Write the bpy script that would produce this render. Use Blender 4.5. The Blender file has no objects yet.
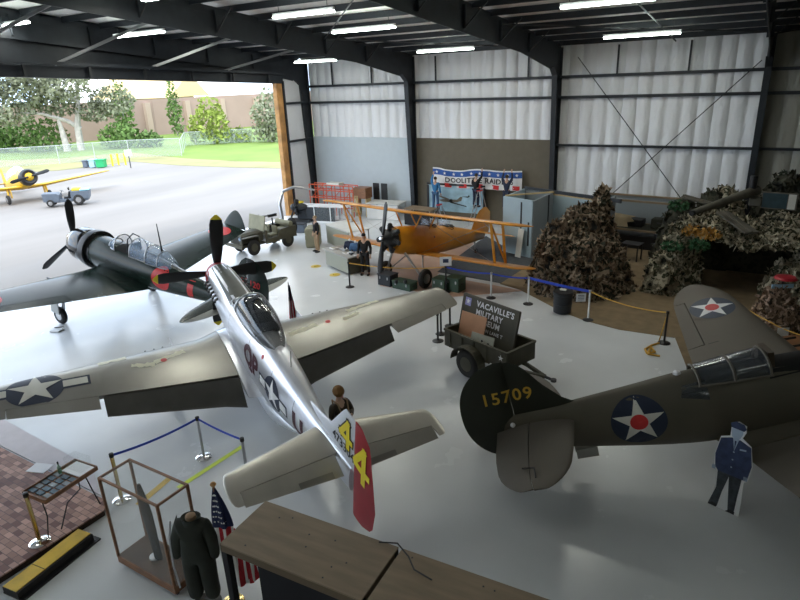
import bpy, bmesh, math, random
from mathutils import Vector as V, Matrix as M, noise
from mathutils.bvhtree import BVHTree
random.seed(7)
C = bpy.context.scene.collection
PI = math.pi
R = math.radians
# ---------------------------------------------------------------- camera
CH = 7.3
FPX = 600.0
az, pit, rol = R(32), R(20.1), R(2.35)
fw = V((-math.sin(az)*math.cos(pit), math.cos(az)*math.cos(pit), -math.sin(pit)))
rt0 = V((math.cos(az), math.sin(az), 0)); up0 = rt0.cross(fw)
rt = rt0*math.cos(rol)-up0*math.sin(rol); up = up0*math.cos(rol)+rt0*math.sin(rol)
cd = bpy.data.cameras.new('camera'); cam = bpy.data.objects.new('camera', cd); C.objects.link(cam)
cd.sensor_fit = 'HORIZONTAL'; cd.sensor_width = 36; cd.lens = 36*FPX/800; cd.clip_end = 600; cd.clip_start = .05
cam.matrix_world = M(((rt.x, up.x, -fw.x, 0), (rt.y, up.y, -fw.y, 0), (rt.z, up.z, -fw.z, CH), (0, 0, 0, 1)))
bpy.context.scene.camera = cam

def ray(x, y): return fw*FPX+rt*(x-400)-up*(y-300)
def G(x, y, z=0.0):
    """world point at height z seen at photo position x, y"""
    d = ray(x, y); t = (z-CH)/d.z
    return V((d.x*t, d.y*t, z))
def WY(x, y, Y):
    d = ray(x, y); t = Y/d.y
    return V((d.x*t, Y, CH+d.z*t))
def WX(x, y, X):
    d = ray(x, y); t = X/d.x
    return V((X, d.y*t, CH+d.z*t))

# ---------------------------------------------------------------- materials
MT = {}
def mat(name, col, rough=.5, metal=0.0, var=0.0, scale=3.0, bump=0.0, bscale=20.0, col2=None, spec=.5, alpha=1.0, trans=0.0, emit=0.0, coat=0.0, ior=1.45, stretch=None):
    m = bpy.data.materials.new(name); m.use_nodes = True
    nt = m.node_tree; b = nt.nodes['Principled BSDF']
    c = (*col, 1)
    b.inputs['Base Color'].default_value = c
    b.inputs['Roughness'].default_value = rough; b.inputs['Metallic'].default_value = metal
    b.inputs['Specular IOR Level'].default_value = spec; b.inputs['IOR'].default_value = ior
    b.inputs['Coat Weight'].default_value = coat
    b.inputs['Transmission Weight'].default_value = trans
    b.inputs['Alpha'].default_value = alpha
    if emit:
        b.inputs['Emission Color'].default_value = c; b.inputs['Emission Strength'].default_value = emit
    if var or col2 or bump:
        tc = nt.nodes.new('ShaderNodeTexCoord'); src = tc.outputs['Object']
        if stretch:
            mp = nt.nodes.new('ShaderNodeMapping'); mp.inputs['Scale'].default_value = stretch
            nt.links.new(src, mp.inputs[0]); src = mp.outputs[0]
    if var or col2:
        n = nt.nodes.new('ShaderNodeTexNoise'); n.inputs['Scale'].default_value = scale; n.inputs['Detail'].default_value = 5
        nt.links.new(src, n.inputs['Vector'])
        r = nt.nodes.new('ShaderNodeValToRGB')
        a = col2 if col2 else tuple(x*(1-var) for x in col); bb = col if col2 else tuple(min(1, x*(1+var)) for x in col)
        r.color_ramp.elements[0].position = .35; r.color_ramp.elements[1].position = .65
        r.color_ramp.elements[0].color = (*a, 1); r.color_ramp.elements[1].color = (*bb, 1)
        nt.links.new(n.outputs['Fac'], r.inputs[0]); nt.links.new(r.outputs[0], b.inputs['Base Color'])
    if bump:
        n2 = nt.nodes.new('ShaderNodeTexNoise'); n2.inputs['Scale'].default_value = bscale; n2.inputs['Detail'].default_value = 6
        nt.links.new(src, n2.inputs['Vector'])
        bp = nt.nodes.new('ShaderNodeBump'); bp.inputs['Strength'].default_value = bump; bp.inputs['Distance'].default_value = .05
        nt.links.new(n2.outputs['Fac'], bp.inputs['Height']); nt.links.new(bp.outputs[0], b.inputs['Normal'])
    MT[name] = m
    return m
def camo_mat(name, cols, scale=2.2, rough=.9):
    m = mat(name, cols[0], rough); nt = m.node_tree; b = nt.nodes['Principled BSDF']
    tc = nt.nodes.new('ShaderNodeTexCoord')
    n = nt.nodes.new('ShaderNodeTexNoise'); n.inputs['Scale'].default_value = scale; n.inputs['Detail'].default_value = 3
    nt.links.new(tc.outputs['Object'], n.inputs['Vector'])
    r = nt.nodes.new('ShaderNodeValToRGB'); r.color_ramp.interpolation = 'CONSTANT'
    k = len(cols)
    r.color_ramp.elements[0].color = (*cols[0], 1); r.color_ramp.elements[0].position = 0
    r.color_ramp.elements[1].color = (*cols[1], 1); r.color_ramp.elements[1].position = .36
    for i in range(2, k):
        e = r.color_ramp.elements.new(.36+.32*(i-1)/(k-1)); e.color = (*cols[i], 1)
    nt.links.new(n.outputs['Fac'], r.inputs[0]); nt.links.new(r.outputs[0], b.inputs['Base Color'])
    return m

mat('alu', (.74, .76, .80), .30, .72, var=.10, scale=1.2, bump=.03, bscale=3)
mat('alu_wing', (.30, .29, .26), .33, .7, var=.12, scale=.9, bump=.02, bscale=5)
mat('alu_dark', (.11, .105, .095), .55, .5, var=.12, scale=2)
mat('antiglare', (.10, .105, .085), .38, 0, var=.1)
mat('zero_green', (.012, .024, .019), .26, 0, var=.3, scale=1.5, spec=.32)
mat('zero_grey', (.33, .34, .32), .4)
mat('olive', (.085, .074, .052), .62, 0, var=.1, scale=.8)
mat('olive_dark', (.020, .022, .013), .6, 0, var=.15, scale=1)
mat('olive_wing', (.115, .10, .078), .6, 0, var=.1, scale=.6)
mat('under_grey', (.34, .33, .30), .6)
mat('yellow_air', (.62, .25, .012), .35, 0, var=.06, coat=.3)
mat('yellow_bright', (.60, .36, .02), .4, 0, var=.05)
mat('black', (.012, .012, .013), .4)
mat('black_gloss', (.01, .01, .011), .18, coat=.4)
mat('rubber', (.022, .021, .020), .8, var=.15)
mat('dark_metal', (.05, .052, .055), .45, .6)
mat('steel', (.45, .45, .46), .3, .9)
mat('chrome', (.8, .8, .8), .12, 1)
mat('red', (.42, .02, .025), .45, var=.06)
mat('rudder_red', (.33, .012, .022), .42, var=.08)
mat('bright_red', (.60, .03, .03), .4)
mat('white', (.78, .78, .78), .5)
mat('fin_silver', (.72, .74, .78), .35, .25)
mat('off_white', (.62, .61, .55), .6)
mat('insig_blue', (.012, .020, .045), .5)
mat('insig_navy', (.03, .045, .075), .5)
mat('code_purple', (.06, .008, .018), .5)
mat('mark_black', (.02, .02, .025), .5)
mat('mark_yellow', (.85, .68, .03), .5)
mat('number_gold', (.55, .33, .04), .5)
mat('scrape', (.80, .78, .60), .5)
mat('glass', (.45, .62, .85), .04, 0, alpha=.35, spec=.8)
mat('glass_dark', (.05, .06, .07), .05, 0, alpha=.75, spec=.9)
mat('case_glass', (.8, .88, .86), .04, 0, alpha=.06, spec=.3)
mat('interior_dark', (.012, .012, .012), .9)
mat('army_olive', (.070, .064, .042), .6, var=.15)
mat('khaki_canvas', (.28, .27, .19), .85, var=.1, bump=.2, bscale=8)
mat('plywood', (.225, .165, .105), .6, var=.12, scale=1.5, bump=.04, bscale=30, stretch=(1, 6, 1))
mat('plywood_pale', (.50, .40, .26), .6, var=.1)
mat('wood_brown', (.22, .10, .045), .45, var=.25, scale=6, stretch=(1, 1, 5))
mat('wood_dark', (.035, .020, .012), .5, var=.3, spec=.25)
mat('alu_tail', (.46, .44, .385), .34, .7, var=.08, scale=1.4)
mat('cardboard', (.62, .33, .19), .75, var=.05)
mat('poster_grey', (.48, .47, .38), .6)
mat('paper', (.85, .86, .88), .6)
mat('paint_dark', (.028, .032, .038), .5, .2, var=.1)
mat('steel_frame', (.020, .024, .030), .5, .1, var=.15)
mat('roof_skin', (.80, .77, .74), .7, bump=.5, bscale=1.5)
mat('drywall_blue', (.50, .56, .60), .7, var=.02)
mat('wall_olive', (.135, .118, .088), .8, var=.04)
mat('partition_blue', (.36, .47, .53), .55, var=.02)
mat('partition_grey', (.22, .25, .27), .6)
mat('timber', (.55, .42, .22), .7, var=.15)
mat('rust_door', (.50, .26, .09), .6, var=.25, scale=2)
mat('belt_blue', (.02, .06, .48), .5)
mat('rope_yellow', (.62, .36, .06), .7)
mat('tape_lime', (.75, .90, .08), .5)
mat('tape_yellow', (.70, .45, .03), .6, var=.15)
mat('gold', (.62, .48, .20), .2, .9)
mat('brick', (.30, .15, .12), .7)
mat('shirt_blue', (.03, .16, .36), .8)
mat('jeans', (.06, .13, .26), .85)
mat('cloth_black', (.012, .012, .014), .85)
mat('cloth_navy', (.018, .025, .055), .8)
mat('cloth_tan', (.36, .25, .15), .85)
mat('leather', (.045, .030, .016), .45, var=.3, bump=.2, bscale=10)
mat('fur_brown', (.22, .11, .035), .85, bump=.6, bscale=40)
mat('uniform_green', (.030, .034, .026), .8, var=.2)
mat('skin', (.52, .33, .24), .6)
mat('hair', (.05, .035, .02), .8)
mat('cutout_blue', (.035, .05, .11), .55, var=.3, scale=8)
mat('cutout_grey', (.045, .052, .06), .55, var=.4, scale=10)
mat('cutout_face', (.38, .46, .56), .5)
mat('green_box', (.045, .085, .055), .6, var=.15)
mat('tug_grey', (.10, .12, .15), .55, var=.08)
mat('tarp_yellow', (.8, .6, .05), .6)
mat('tarp_blue', (.25, .55, .65), .5)
mat('scaffold_red', (.62, .10, .04), .5)
mat('table_grey', (.36, .36, .34), .5, var=.05)
mat('table_top', (.60, .60, .57), .5, var=.04)
mat('desk_putty', (.34, .35, .29), .55)
mat('camo_gun', (.10, .095, .075), .7, var=.3, scale=2)
mat('concrete', (.235, .212, .192), .85, var=.10, scale=.22, bump=.05, bscale=2, stretch=(1, .25, 1))
mat('grass', (.17, .25, .045), .95, var=.18, scale=.15)
mat('dry_grass', (.27, .25, .11), .95, var=.15, scale=.3)
mat('sound_wall', (.34, .24, .195), .9, var=.05, scale=.3, bump=.1, bscale=3)
mat('pilaster', (.42, .31, .24), .9)
mat('house_roof', (.72, .52, .26), .9, var=.06)
mat('leaf_grey', (.22, .235, .15), .9, var=.4, scale=.8)
mat('leaf_green', (.12, .20, .05), .9, var=.4, scale=.8)
mat('leaf_lime', (.25, .31, .06), .9, var=.3, scale=.8)
mat('bark_pale', (.46, .42, .38), .9, var=.15, scale=2)
mat('fence_mesh', (.45, .52, .50), .6, alpha=.30)
mat('fence_post', (.5, .52, .52), .5, .3)
mat('floor_yellow', (.62, .44, .06), .5)
mat('carpet_grey', (.060, .065, .072), .95, var=.1, scale=6)
mat('floor_tan', (.42, .27, .19), .4, var=.12, scale=.8)
mat('green_leaf', (.03, .10, .04), .8, var=.3, scale=6)
mat('autumn', (.38, .20, .04), .8, var=.3, scale=6)
camo_mat('camo_net', [(.008, .008, .006), (.09, .060, .036), (.28, .215, .15), (.030, .030, .018), (.18, .12, .078)], 2.2)
camo_mat('camo_pale', [(.012, .014, .010), (.20, .185, .13), (.46, .42, .32), (.05, .055, .03), (.26, .22, .155)], 2.6)
camo_mat('camo_warm', [(.03, .022, .015), (.24, .16, .11), (.42, .30, .23), (.10, .07, .045), (.32, .22, .15)], 3.5)
camo_mat('camo_dark', [(.008, .009, .007), (.03, .032, .022), (.05, .048, .032), (.02, .025, .014)], 2.5)
lm = mat('lamp_tube', (.88, 1.0, .92), .4, emit=14.0)

mat('sign_sky', (.35, .55, .72), .5)
mat('wood_top', (.26, .12, .05), .4)
mat('painted_teal', (.025, .05, .06), .5, var=.3)
mat('plywood_dark', (.10, .055, .032), .6, var=.2)
mat('rail_brown', (.13, .09, .05), .7)
mat('fur_tan', (.30, .20, .12), .8)
mat('pale_glare', (.52, .48, .50), .5, var=.05)  # washed-out floor glare put into the colour
mat('tile_blue', (.07, .13, .17), .3, var=.3)
mat('slate', (.22, .26, .28), .4, var=.3)
mat('bottle_glass', (.15, .35, .22), .1, alpha=.6)
mat('emblem_blue', (.30, .28, .52), .6)
def leaves(mb, c, r, n, size, rnd):
    for _ in range(n):
        while True:
            p = V((rnd.uniform(-1, 1), rnd.uniform(-1, 1), rnd.uniform(-1, 1)))
            if .35 < p.length < 1: break
        p = V((p.x*r[0], p.y*r[1], p.z*r[2]))+V(c); s = size*rnd.uniform(.5, 1.3)
        u = V((rnd.gauss(0, 1), rnd.gauss(0, 1), rnd.gauss(0, 1))).normalized()*s; w = u.cross(V((rnd.gauss(0, 1), rnd.gauss(0, 1), rnd.gauss(0, 1)))).normalized()*s*.55
        mb.add([p-u, p+w, p+u, p-w], [(0, 1, 2, 3)])
# floor: painted epoxy
def floor_mat():
    m = mat('epoxy', (.50, .52, .53), .22, 0, coat=.0); nt = m.node_tree; b = nt.nodes['Principled BSDF']
    tc = nt.nodes.new('ShaderNodeTexCoord')
    n = nt.nodes.new('ShaderNodeTexNoise'); n.inputs['Scale'].default_value = .35; n.inputs['Detail'].default_value = 5
    n2 = nt.nodes.new('ShaderNodeTexNoise'); n2.inputs['Scale'].default_value = .9; n2.inputs['Detail'].default_value = 7
    for q in (n, n2): nt.links.new(tc.outputs['Object'], q.inputs['Vector'])
    r = nt.nodes.new('ShaderNodeValToRGB')
    r.color_ramp.elements[0].position = .3; r.color_ramp.elements[1].position = .7
    r.color_ramp.elements[0].color = (.58, .60, .61, 1); r.color_ramp.elements[1].color = (.70, .72, .73, 1)
    nt.links.new(n.outputs['Fac'], r.inputs[0]); nt.links.new(r.outputs[0], b.inputs['Base Color'])
    mr = nt.nodes.new('ShaderNodeMapRange'); mr.inputs['To Min'].default_value = .14; mr.inputs['To Max'].default_value = .34
    nt.links.new(n2.outputs['Fac'], mr.inputs['Value']); nt.links.new(mr.outputs[0], b.inputs['Roughness'])
floor_mat()
def brick_mat():
    m = mat('brick_pavers', (.3, .15, .12), .65); nt = m.node_tree; b = nt.nodes['Principled BSDF']
    tc = nt.nodes.new('ShaderNodeTexCoord')
    br = nt.nodes.new('ShaderNodeTexBrick'); br.inputs['Scale'].default_value = 2.3
    br.inputs['Color1'].default_value = (.13, .05, .04, 1); br.inputs['Color2'].default_value = (.52, .31, .24, 1)
    br.inputs['Mortar'].default_value = (.09, .055, .05, 1); br.inputs['Mortar Size'].default_value = .012
    br.inputs['Brick Width'].default_value = .42; br.inputs['Row Height'].default_value = .26
    nt.links.new(tc.outputs['Object'], br.inputs['Vector']); nt.links.new(br.outputs['Color'], b.inputs['Base Color'])
brick_mat()
def quilt_mat(name, c):
    m = mat(name, c, .38, 0, spec=.6); nt = m.node_tree; b = nt.nodes['Principled BSDF']
    tc = nt.nodes.new('ShaderNodeTexCoord'); mp = nt.nodes.new('ShaderNodeMapping'); mp.inputs['Scale'].default_value = (2.2, 1, .8)
    n = nt.nodes.new('ShaderNodeTexNoise'); n.inputs['Scale'].default_value = 1.6; n.inputs['Detail'].default_value = 6; n.inputs['Distortion'].default_value = .8
    nt.links.new(tc.outputs['Object'], mp.inputs[0]); nt.links.new(mp.outputs[0], n.inputs['Vector'])
    bp = nt.nodes.new('ShaderNodeBump'); bp.inputs['Strength'].default_value = .55; bp.inputs['Distance'].default_value = .12
    nt.links.new(n.outputs['Fac'], bp.inputs['Height']); nt.links.new(bp.outputs[0], b.inputs['Normal'])
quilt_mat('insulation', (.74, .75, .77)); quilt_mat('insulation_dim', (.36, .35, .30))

# ---------------------------------------------------------------- mesh builder
class MB:
    def __init__(s): s.v = []; s.f = []; s.mi = []; s.m = M.Identity(4); s.k = 0
    def add(s, vs, fs):
        o = len(s.v); s.v += [s.m @ V(p) for p in vs]
        for f in fs: s.f.append([i+o for i in f]); s.mi.append(s.k)
        return s
    def box(s, c, d, rz=0.0, mt=None):
        x, y, z = [a/2 for a in d]; q = M.Translation(V(c)) @ (mt if mt else M.Rotation(rz, 4, 'Z'))
        vs = [q @ V((i*x, j*y, k*z)) for k in (-1, 1) for j in (-1, 1) for i in (-1, 1)]
        return s.add(vs, [(0, 2, 3, 1), (4, 5, 7, 6), (0, 1, 5, 4), (2, 6, 7, 3), (0, 4, 6, 2), (1, 3, 7, 5)])
    def bar(s, a, b, w, h=None, upv=(0, 0, 1)):
        a, b = V(a), V(b); h = h or w; d = (b-a).normalized(); u = V(upv)
        if abs(d.dot(u)) > .98: u = V((1, 0, 0))
        r = d.cross(u).normalized(); u = r.cross(d)
        vs = [p+r*i*w/2+u*j*h/2 for p in (a, b) for i, j in ((-1, -1), (1, -1), (1, 1), (-1, 1))]
        return s.add(vs, [(0, 3, 2, 1), (4, 5, 6, 7), (0, 1, 5, 4), (1, 2, 6, 5), (2, 3, 7, 6), (3, 0, 4, 7)])
    def tube(s, pts, r, n=10, cap=True):
        pts = [V(p) for p in pts]; rs = r if isinstance(r, (list, tuple)) else [r]*len(pts)
        rings = []; prev = None
        for i, p in enumerate(pts):
            d = (pts[min(i+1, len(pts)-1)]-pts[max(i-1, 0)])
            if d.length < 1e-6: d = V((0, 0, 1))
            d.normalize()
            if prev is None:
                u = V((0, 0, 1)) if abs(d.z) < .95 else V((1, 0, 0))
                u = (u-d*u.dot(d)).normalized()
            else:
                u = (prev-d*prev.dot(d)).normalized()
            prev = u; w = d.cross(u)
            rings.append([p+(u*math.cos(t)+w*math.sin(t))*rs[i] for t in [2*PI*k/n for k in range(n)]])
        return s.rings(rings, cap)
    def rings(s, rings, cap=True, closed=True):
        n = len(rings[0]); vs = [p for g in rings for p in g]; fs = []
        for i in range(len(rings)-1):
            for k in range(n if closed else n-1):
                a, b = i*n+k, i*n+(k+1) % n
                fs.append((a, b, b+n, a+n))
        if cap:
            fs.append(tuple(range(n-1, -1, -1))); fs.append(tuple((len(rings)-1)*n+k for k in range(n)))
        return s.add(vs, fs)
    def lathe(s, prof, o=(0, 0, 0), ax=(0, 0, 1), n=20, cap=True):
        o, ax = V(o), V(ax).normalized(); u = V((1, 0, 0)) if abs(ax.x) < .9 else V((0, 1, 0))
        u = (u-ax*u.dot(ax)).normalized(); w = ax.cross(u)
        return s.rings([[o+ax*h+(u*math.cos(2*PI*k/n)+w*math.sin(2*PI*k/n))*max(r, 1e-4) for k in range(n)] for r, h in prof], cap)
    def prism(s, pts, t, mt=None):
        """2-D outline in x, z extruded in y by t, centred"""
        n = len(pts); vs = [(x, -t/2, z) for x, z in pts]+[(x, t/2, z) for x, z in pts]
        if mt: vs = [mt @ V(p) for p in vs]
        fs = [tuple(range(n)), tuple(range(2*n-1, n-1, -1))]+[(i, i+n, (i+1) % n+n, (i+1) % n) for i in range(n)]
        return s.add(vs, fs)
    def ell(s, c, r, n=14, k=9, mt=None):
        c = V(c); rr = []
        for i in range(1, k):
            t = PI*i/k; rr.append([(math.sin(t)*math.cos(2*PI*j/n)*r[0], math.sin(t)*math.sin(2*PI*j/n)*r[1], -math.cos(t)*r[2]) for j in range(n)])
        rr = [[c+((mt @ V(p)) if mt else V(p)) for p in g] for g in rr]
        return s.rings(rr)
    def build(s, name, m, parent=None, smooth=True, bevel=0):
        me = bpy.data.meshes.new(name); me.from_pydata([tuple(p) for p in s.v], [], s.f)
        ms = m if isinstance(m, (list, tuple)) else [m]
        for q in ms: me.materials.append(MT[q])
        for i, p in enumerate(me.polygons): p.material_index = min(s.mi[i], len(ms)-1)
        bm = bmesh.new(); bm.from_mesh(me); bmesh.ops.recalc_face_normals(bm, faces=bm.faces)
        if bevel: bmesh.ops.bevel(bm, geom=[e for e in bm.edges if e.calc_face_angle(0) > .6], offset=bevel, segments=1, affect='EDGES')
        bm.to_mesh(me); bm.free()
        if smooth:
            for p in me.polygons: p.use_smooth = True
            try: me.set_sharp_from_angle(angle=R(38))
            except Exception: pass
        o = bpy.data.objects.new(name, me); C.objects.link(o)
        if parent: o.parent = parent
        return o

def tag(o, label=None, cat=None, group=None, kind=None):
    if label: o['label'] = label
    if cat: o['category'] = cat
    if group: o['group'] = group
    if kind: o['kind'] = kind
    return o
def thing(name, label, cat, loc=(0, 0, 0), rz=0.0, group=None):
    o = bpy.data.objects.new(name, None); C.objects.link(o); o.empty_display_size = .2
    o.location = loc; o.rotation_euler = (0, 0, rz)
    return tag(o, label, cat, group)
def struct(name, mb, m, smooth=False, parent=None):
    o = mb.build(name, m, parent, smooth)
    if not parent: o['kind'] = 'structure'
    return o
def copy_tree(o, parent=None):
    c = o.copy(); C.objects.link(c); c.parent = parent
    for ch in list(o.children): copy_tree(ch, c)
    return c
def box_ob(name, c, d, m, parent=None, rz=0, bevel=0): return MB().box(c, d, rz).build(name, m, parent, False, bevel)

def skin(name, pts, edges, rad, m, parent, sub=2, xf=None):
    """one continuous skinned surface along a joint skeleton"""
    me = bpy.data.meshes.new(name); me.from_pydata([tuple(p) for p in pts], edges, [])
    o = bpy.data.objects.new(name, me); C.objects.link(o)
    o.modifiers.new('s', 'SKIN')
    sv = me.skin_vertices[0].data
    for i, r in enumerate(rad): sv[i].radius = r if isinstance(r, (tuple, list)) else (r, r); sv[i].use_root = (i == 0)
    md = o.modifiers.new('u', 'SUBSURF'); md.levels = sub; md.render_levels = sub
    dg = bpy.context.evaluated_depsgraph_get(); dg.update()
    nm = bpy.data.meshes.new_from_object(o.evaluated_get(dg)); nm.name = name
    if xf: nm.transform(xf)
    bpy.data.objects.remove(o)
    nm.materials.clear(); nm.materials.append(MT[m])
    for p in nm.polygons: p.use_smooth = True; p.material_index = 0
    q = bpy.data.objects.new(name, nm); C.objects.link(q); q.parent = parent
    return q

# ---------------------------------------------------------------- decals: marks laid onto a surface
def text2d(t, h=1.0, bold=.02, shear=0, space=1.0):
    cu = bpy.data.curves.new('t', 'FONT'); cu.body = t; cu.size = 1; cu.offset = bold; cu.shear = shear; cu.space_character = space; cu.resolution_u = 3
    cu.align_x = 'CENTER'; cu.align_y = 'CENTER'
    o = bpy.data.objects.new('t', cu); C.objects.link(o)
    dg = bpy.context.evaluated_depsgraph_get(); dg.update()
    me = bpy.data.meshes.new_from_object(o.evaluated_get(dg)); bpy.data.objects.remove(o)
    s = h/.72
    vs = [(v.co.x*s, v.co.y*s) for v in me.vertices]; fs = [tuple(p.vertices) for p in me.polygons]
    bpy.data.meshes.remove(me)
    return vs, fs
def star2d(r, rin=.382, rot=0):
    vs = [(0, 0)]
    for k in range(10):
        a = PI/2+rot+k*PI/5; q = r if k % 2 == 0 else r*rin
        vs.append((q*math.cos(a), q*math.sin(a)))
    return vs, [(0, 1+k, 1+(k+1) % 10) for k in range(10)]
def disc2d(r, n=36, ry=None): return [(r*math.cos(2*PI*k/n), (ry or r)*math.sin(2*PI*k/n)) for k in range(n)], [tuple(range(n))]
def four2d(h, t):
    w = h*.72; a, b, c, d, e = (w*.22, h/2), (-w*.5, -h*.18), (w*.5, -h*.18), (w*.22, -h/2), (w*.22, h/2)
    def st(p, q):
        dx, dy = q[0]-p[0], q[1]-p[1]; L = math.hypot(dx, dy); nx, ny = -dy/L*t/2, dx/L*t/2; ex, ey = dx/L*t/2, dy/L*t/2
        return [(p[0]-ex+nx, p[1]-ey+ny), (p[0]-ex-nx, p[1]-ey-ny), (q[0]+ex-nx, q[1]+ey-ny), (q[0]+ex+nx, q[1]+ey+ny)], [(0, 1, 2, 3)]
    return join2d(st(a, b), st(b, c), st(e, d))
def ring2d(r0, r1, n=36): return [(q*math.cos(2*PI*k/n), q*math.sin(2*PI*k/n)) for q in (r0, r1) for k in range(n)], [(k, (k+1) % n, n+(k+1) % n, n+k) for k in range(n)]
def rect2d(x0, y0, x1, y1): return [(x0, y0), (x1, y0), (x1, y1), (x0, y1)], [(0, 1, 2, 3)]
def poly2d(p): return list(p), [tuple(range(len(p)))]
def move2d(sh, dx, dy, rot=0):
    c, s_ = math.cos(rot), math.sin(rot)
    return [(x*c-y*s_+dx, x*s_+y*c+dy) for x, y in sh[0]], sh[1]
def join2d(*ss):
    vs, fs = [], []
    for a, b in ss:
        o = len(vs); vs += a; fs += [tuple(i+o for i in f) for f in b]
    return vs, fs
_bv = {}
def bvh_of(objs):
    k = tuple(o.name for o in objs)
    if k not in _bv:
        vs, fs = [], []
        for o in objs:
            n = len(vs); vs += [v.co.copy() for v in o.data.vertices]; fs += [tuple(i+n for i in p.vertices) for p in o.data.polygons]
        _bv[k] = BVHTree.FromPolygons(vs, fs)
    return _bv[k]
def decal(name, sh, o, u, v, objs, m, parent, off=.006, grid=.12, clear=3.0):
    """lay a flat shape onto the surface of objs (all in the same local frame), looking along -(u x v)"""
    o, u, v = V(o), V(u).normalized(), V(v).normalized(); n = u.cross(v).normalized(); bv = bvh_of(objs)
    bm = bmesh.new(); vv = [bm.verts.new((x, y, 0)) for x, y in sh[0]]
    for f in sh[1]:
        try: bm.faces.new([vv[i] for i in f])
        except Exception: pass
    bmesh.ops.triangulate(bm, faces=bm.faces)
    xs = [p[0] for p in sh[0]]; ys = [p[1] for p in sh[0]]
    for ax, lo, hi in ((0, min(xs), max(xs)), (1, min(ys), max(ys))):
        k = math.floor(lo/grid)+1
        while k*grid < hi:
            co = V((k*grid, 0, 0)) if ax == 0 else V((0, k*grid, 0)); no = V((1, 0, 0)) if ax == 0 else V((0, 1, 0))
            bmesh.ops.bisect_plane(bm, geom=bm.verts[:]+bm.edges[:]+bm.faces[:], plane_co=co, plane_no=no); k += 1
    bad = []
    for q in bm.verts:
        p = o+u*q.co.x+v*q.co.y
        hit = bv.ray_cast(p+n*clear, -n)
        if hit[0] is None: bad.append(q)
        else:
            nn = hit[1] if hit[1].dot(n) > 0 else -hit[1]
            q.co = hit[0]+(n*.6+nn*.4)*off
    if bad: bmesh.ops.delete(bm, geom=bad, context='VERTS')
    me = bpy.data.meshes.new(name); bm.to_mesh(me); bm.free(); me.materials.append(MT[m])
    for p in me.polygons: p.use_smooth = True
    ob = bpy.data.objects.new(name, me); C.objects.link(ob); ob.parent = parent
    return ob
def flat(name, sh, o, u, v, m, parent, off=.004):
    o, u, v = V(o), V(u).normalized(), V(v).normalized(); n = u.cross(v)
    me = bpy.data.meshes.new(name); me.from_pydata([tuple(o+u*x+v*y+n*off) for x, y in sh[0]], [], sh[1]); me.materials.append(MT[m])
    ob = bpy.data.objects.new(name, me); C.objects.link(ob); ob.parent = parent
    return ob
SKY, SUN, EXPO = 2.8, 1.2, 0.62
# ================================================================ HANGAR
YW = 29.5; XD = -24.2; XR = 16.0; YB = -14.0
COLX = [-24.2, -17.0, -9.1, -0.7, 8.0]
def roofz(y): return 8.42+(YW-y)*.10 if y > 2 else 8.42+(YW-2)*.10-(2-y)*.10
struct('floor', MB().box(((XD+XR)/2, (YB+YW)/2, -.1), (XR-XD, YW-YB, .2)), 'epoxy')
# tan carpeted display area
tan = [G(500, 284), G(520, 290), G(545, 303), G(560, 311), G(585, 321), G(620, 330), G(675, 338)]
last = G(675, 338); ex = G(690, 376)
pts = [(p.x, p.y) for p in tan]+[(ex.x, ex.y), (2.2, 13.4), (4.6, 11.2), (7, 8), (XR-.1, 6), (XR-.1, YW-.1), (-7.5, YW-.1)]
def flatslab(name, pts, t, m, **k):
    mb = MB(); n = len(pts); mb.add([(x, y, .002) for x, y in pts]+[(x, y, t) for x, y in pts], [tuple(range(n)), tuple(range(n, 2*n))]+[(i, (i+1) % n, (i+1) % n+n, i+n) for i in range(n)])
    return struct(name, mb, m, **k)
mat('carpet_tan', (.21, .155, .09), .95, var=.12, scale=3)
flatslab('carpet', pts, .012, 'carpet_tan')
q = [G(455, 288), G(392, 262), G(418, 240), G(500, 262)]
flatslab('floor_mat', [(p.x, p.y) for p in (G(437, 272), G(527, 288), G(560, 264), G(550, 246), G(520, 256), G(486, 236))], .008, 'carpet_grey')
flatslab('display_floor', [(p.x, p.y) for p in (G(380, 286), G(452, 297), G(525, 291), G(437, 275), G(483, 236), G(440, 222), G(396, 238))], .006, 'floor_tan')
# back wall: quilted insulation between columns
def quilt(name, x0, x1, z0, z1, m, wid=.62, dep=.10):
    mb = MB(); nx = max(2, int((x1-x0)/.075)); nz = max(2, int((z1-z0)/.3)); rows = []
    for j in range(nz+1):
        z = z0+(z1-z0)*j/nz
        rows.append([(x0+(x1-x0)*i/nx, YW+.02-dep*abs(math.sin(PI*(x0+(x1-x0)*i/nx)/wid))**.6-.05*noise.noise(V((x0*3+(x1-x0)*i/nx*2.5, z*.9, 1.3))), z) for i in range(nx+1)])
    mb.rings(rows, cap=False, closed=False)
    return struct(name, mb, m, True)
XE = -0.7
struct('wall_back', MB().box(((XD+XR)/2, YW+.2, 4.45), (XR-XD, .2, 9.1)), 'insulation_dim')
band = [(0, 4.15), (4.15, 7.15), (7.15, 8.4)]
for i in range(4):
    x0, x1 = COLX[i]+.12, COLX[i+1]-.12
    lo = 4.25 if i < 2 else 0.0
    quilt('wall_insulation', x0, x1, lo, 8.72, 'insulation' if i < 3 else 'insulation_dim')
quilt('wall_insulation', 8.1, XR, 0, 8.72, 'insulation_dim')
struct('wall_panel', MB().box(((COLX[0]+COLX[1])/2, YW-.08, 2.15), (COLX[1]-COLX[0]-.1, .06, 4.3)), 'drywall_blue')
struct('wall_panel', MB().box(((COLX[1]+COLX[2])/2, YW-.08, 2.15), (COLX[2]-COLX[1]-.1, .06, 4.3)), 'wall_olive')
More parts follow.
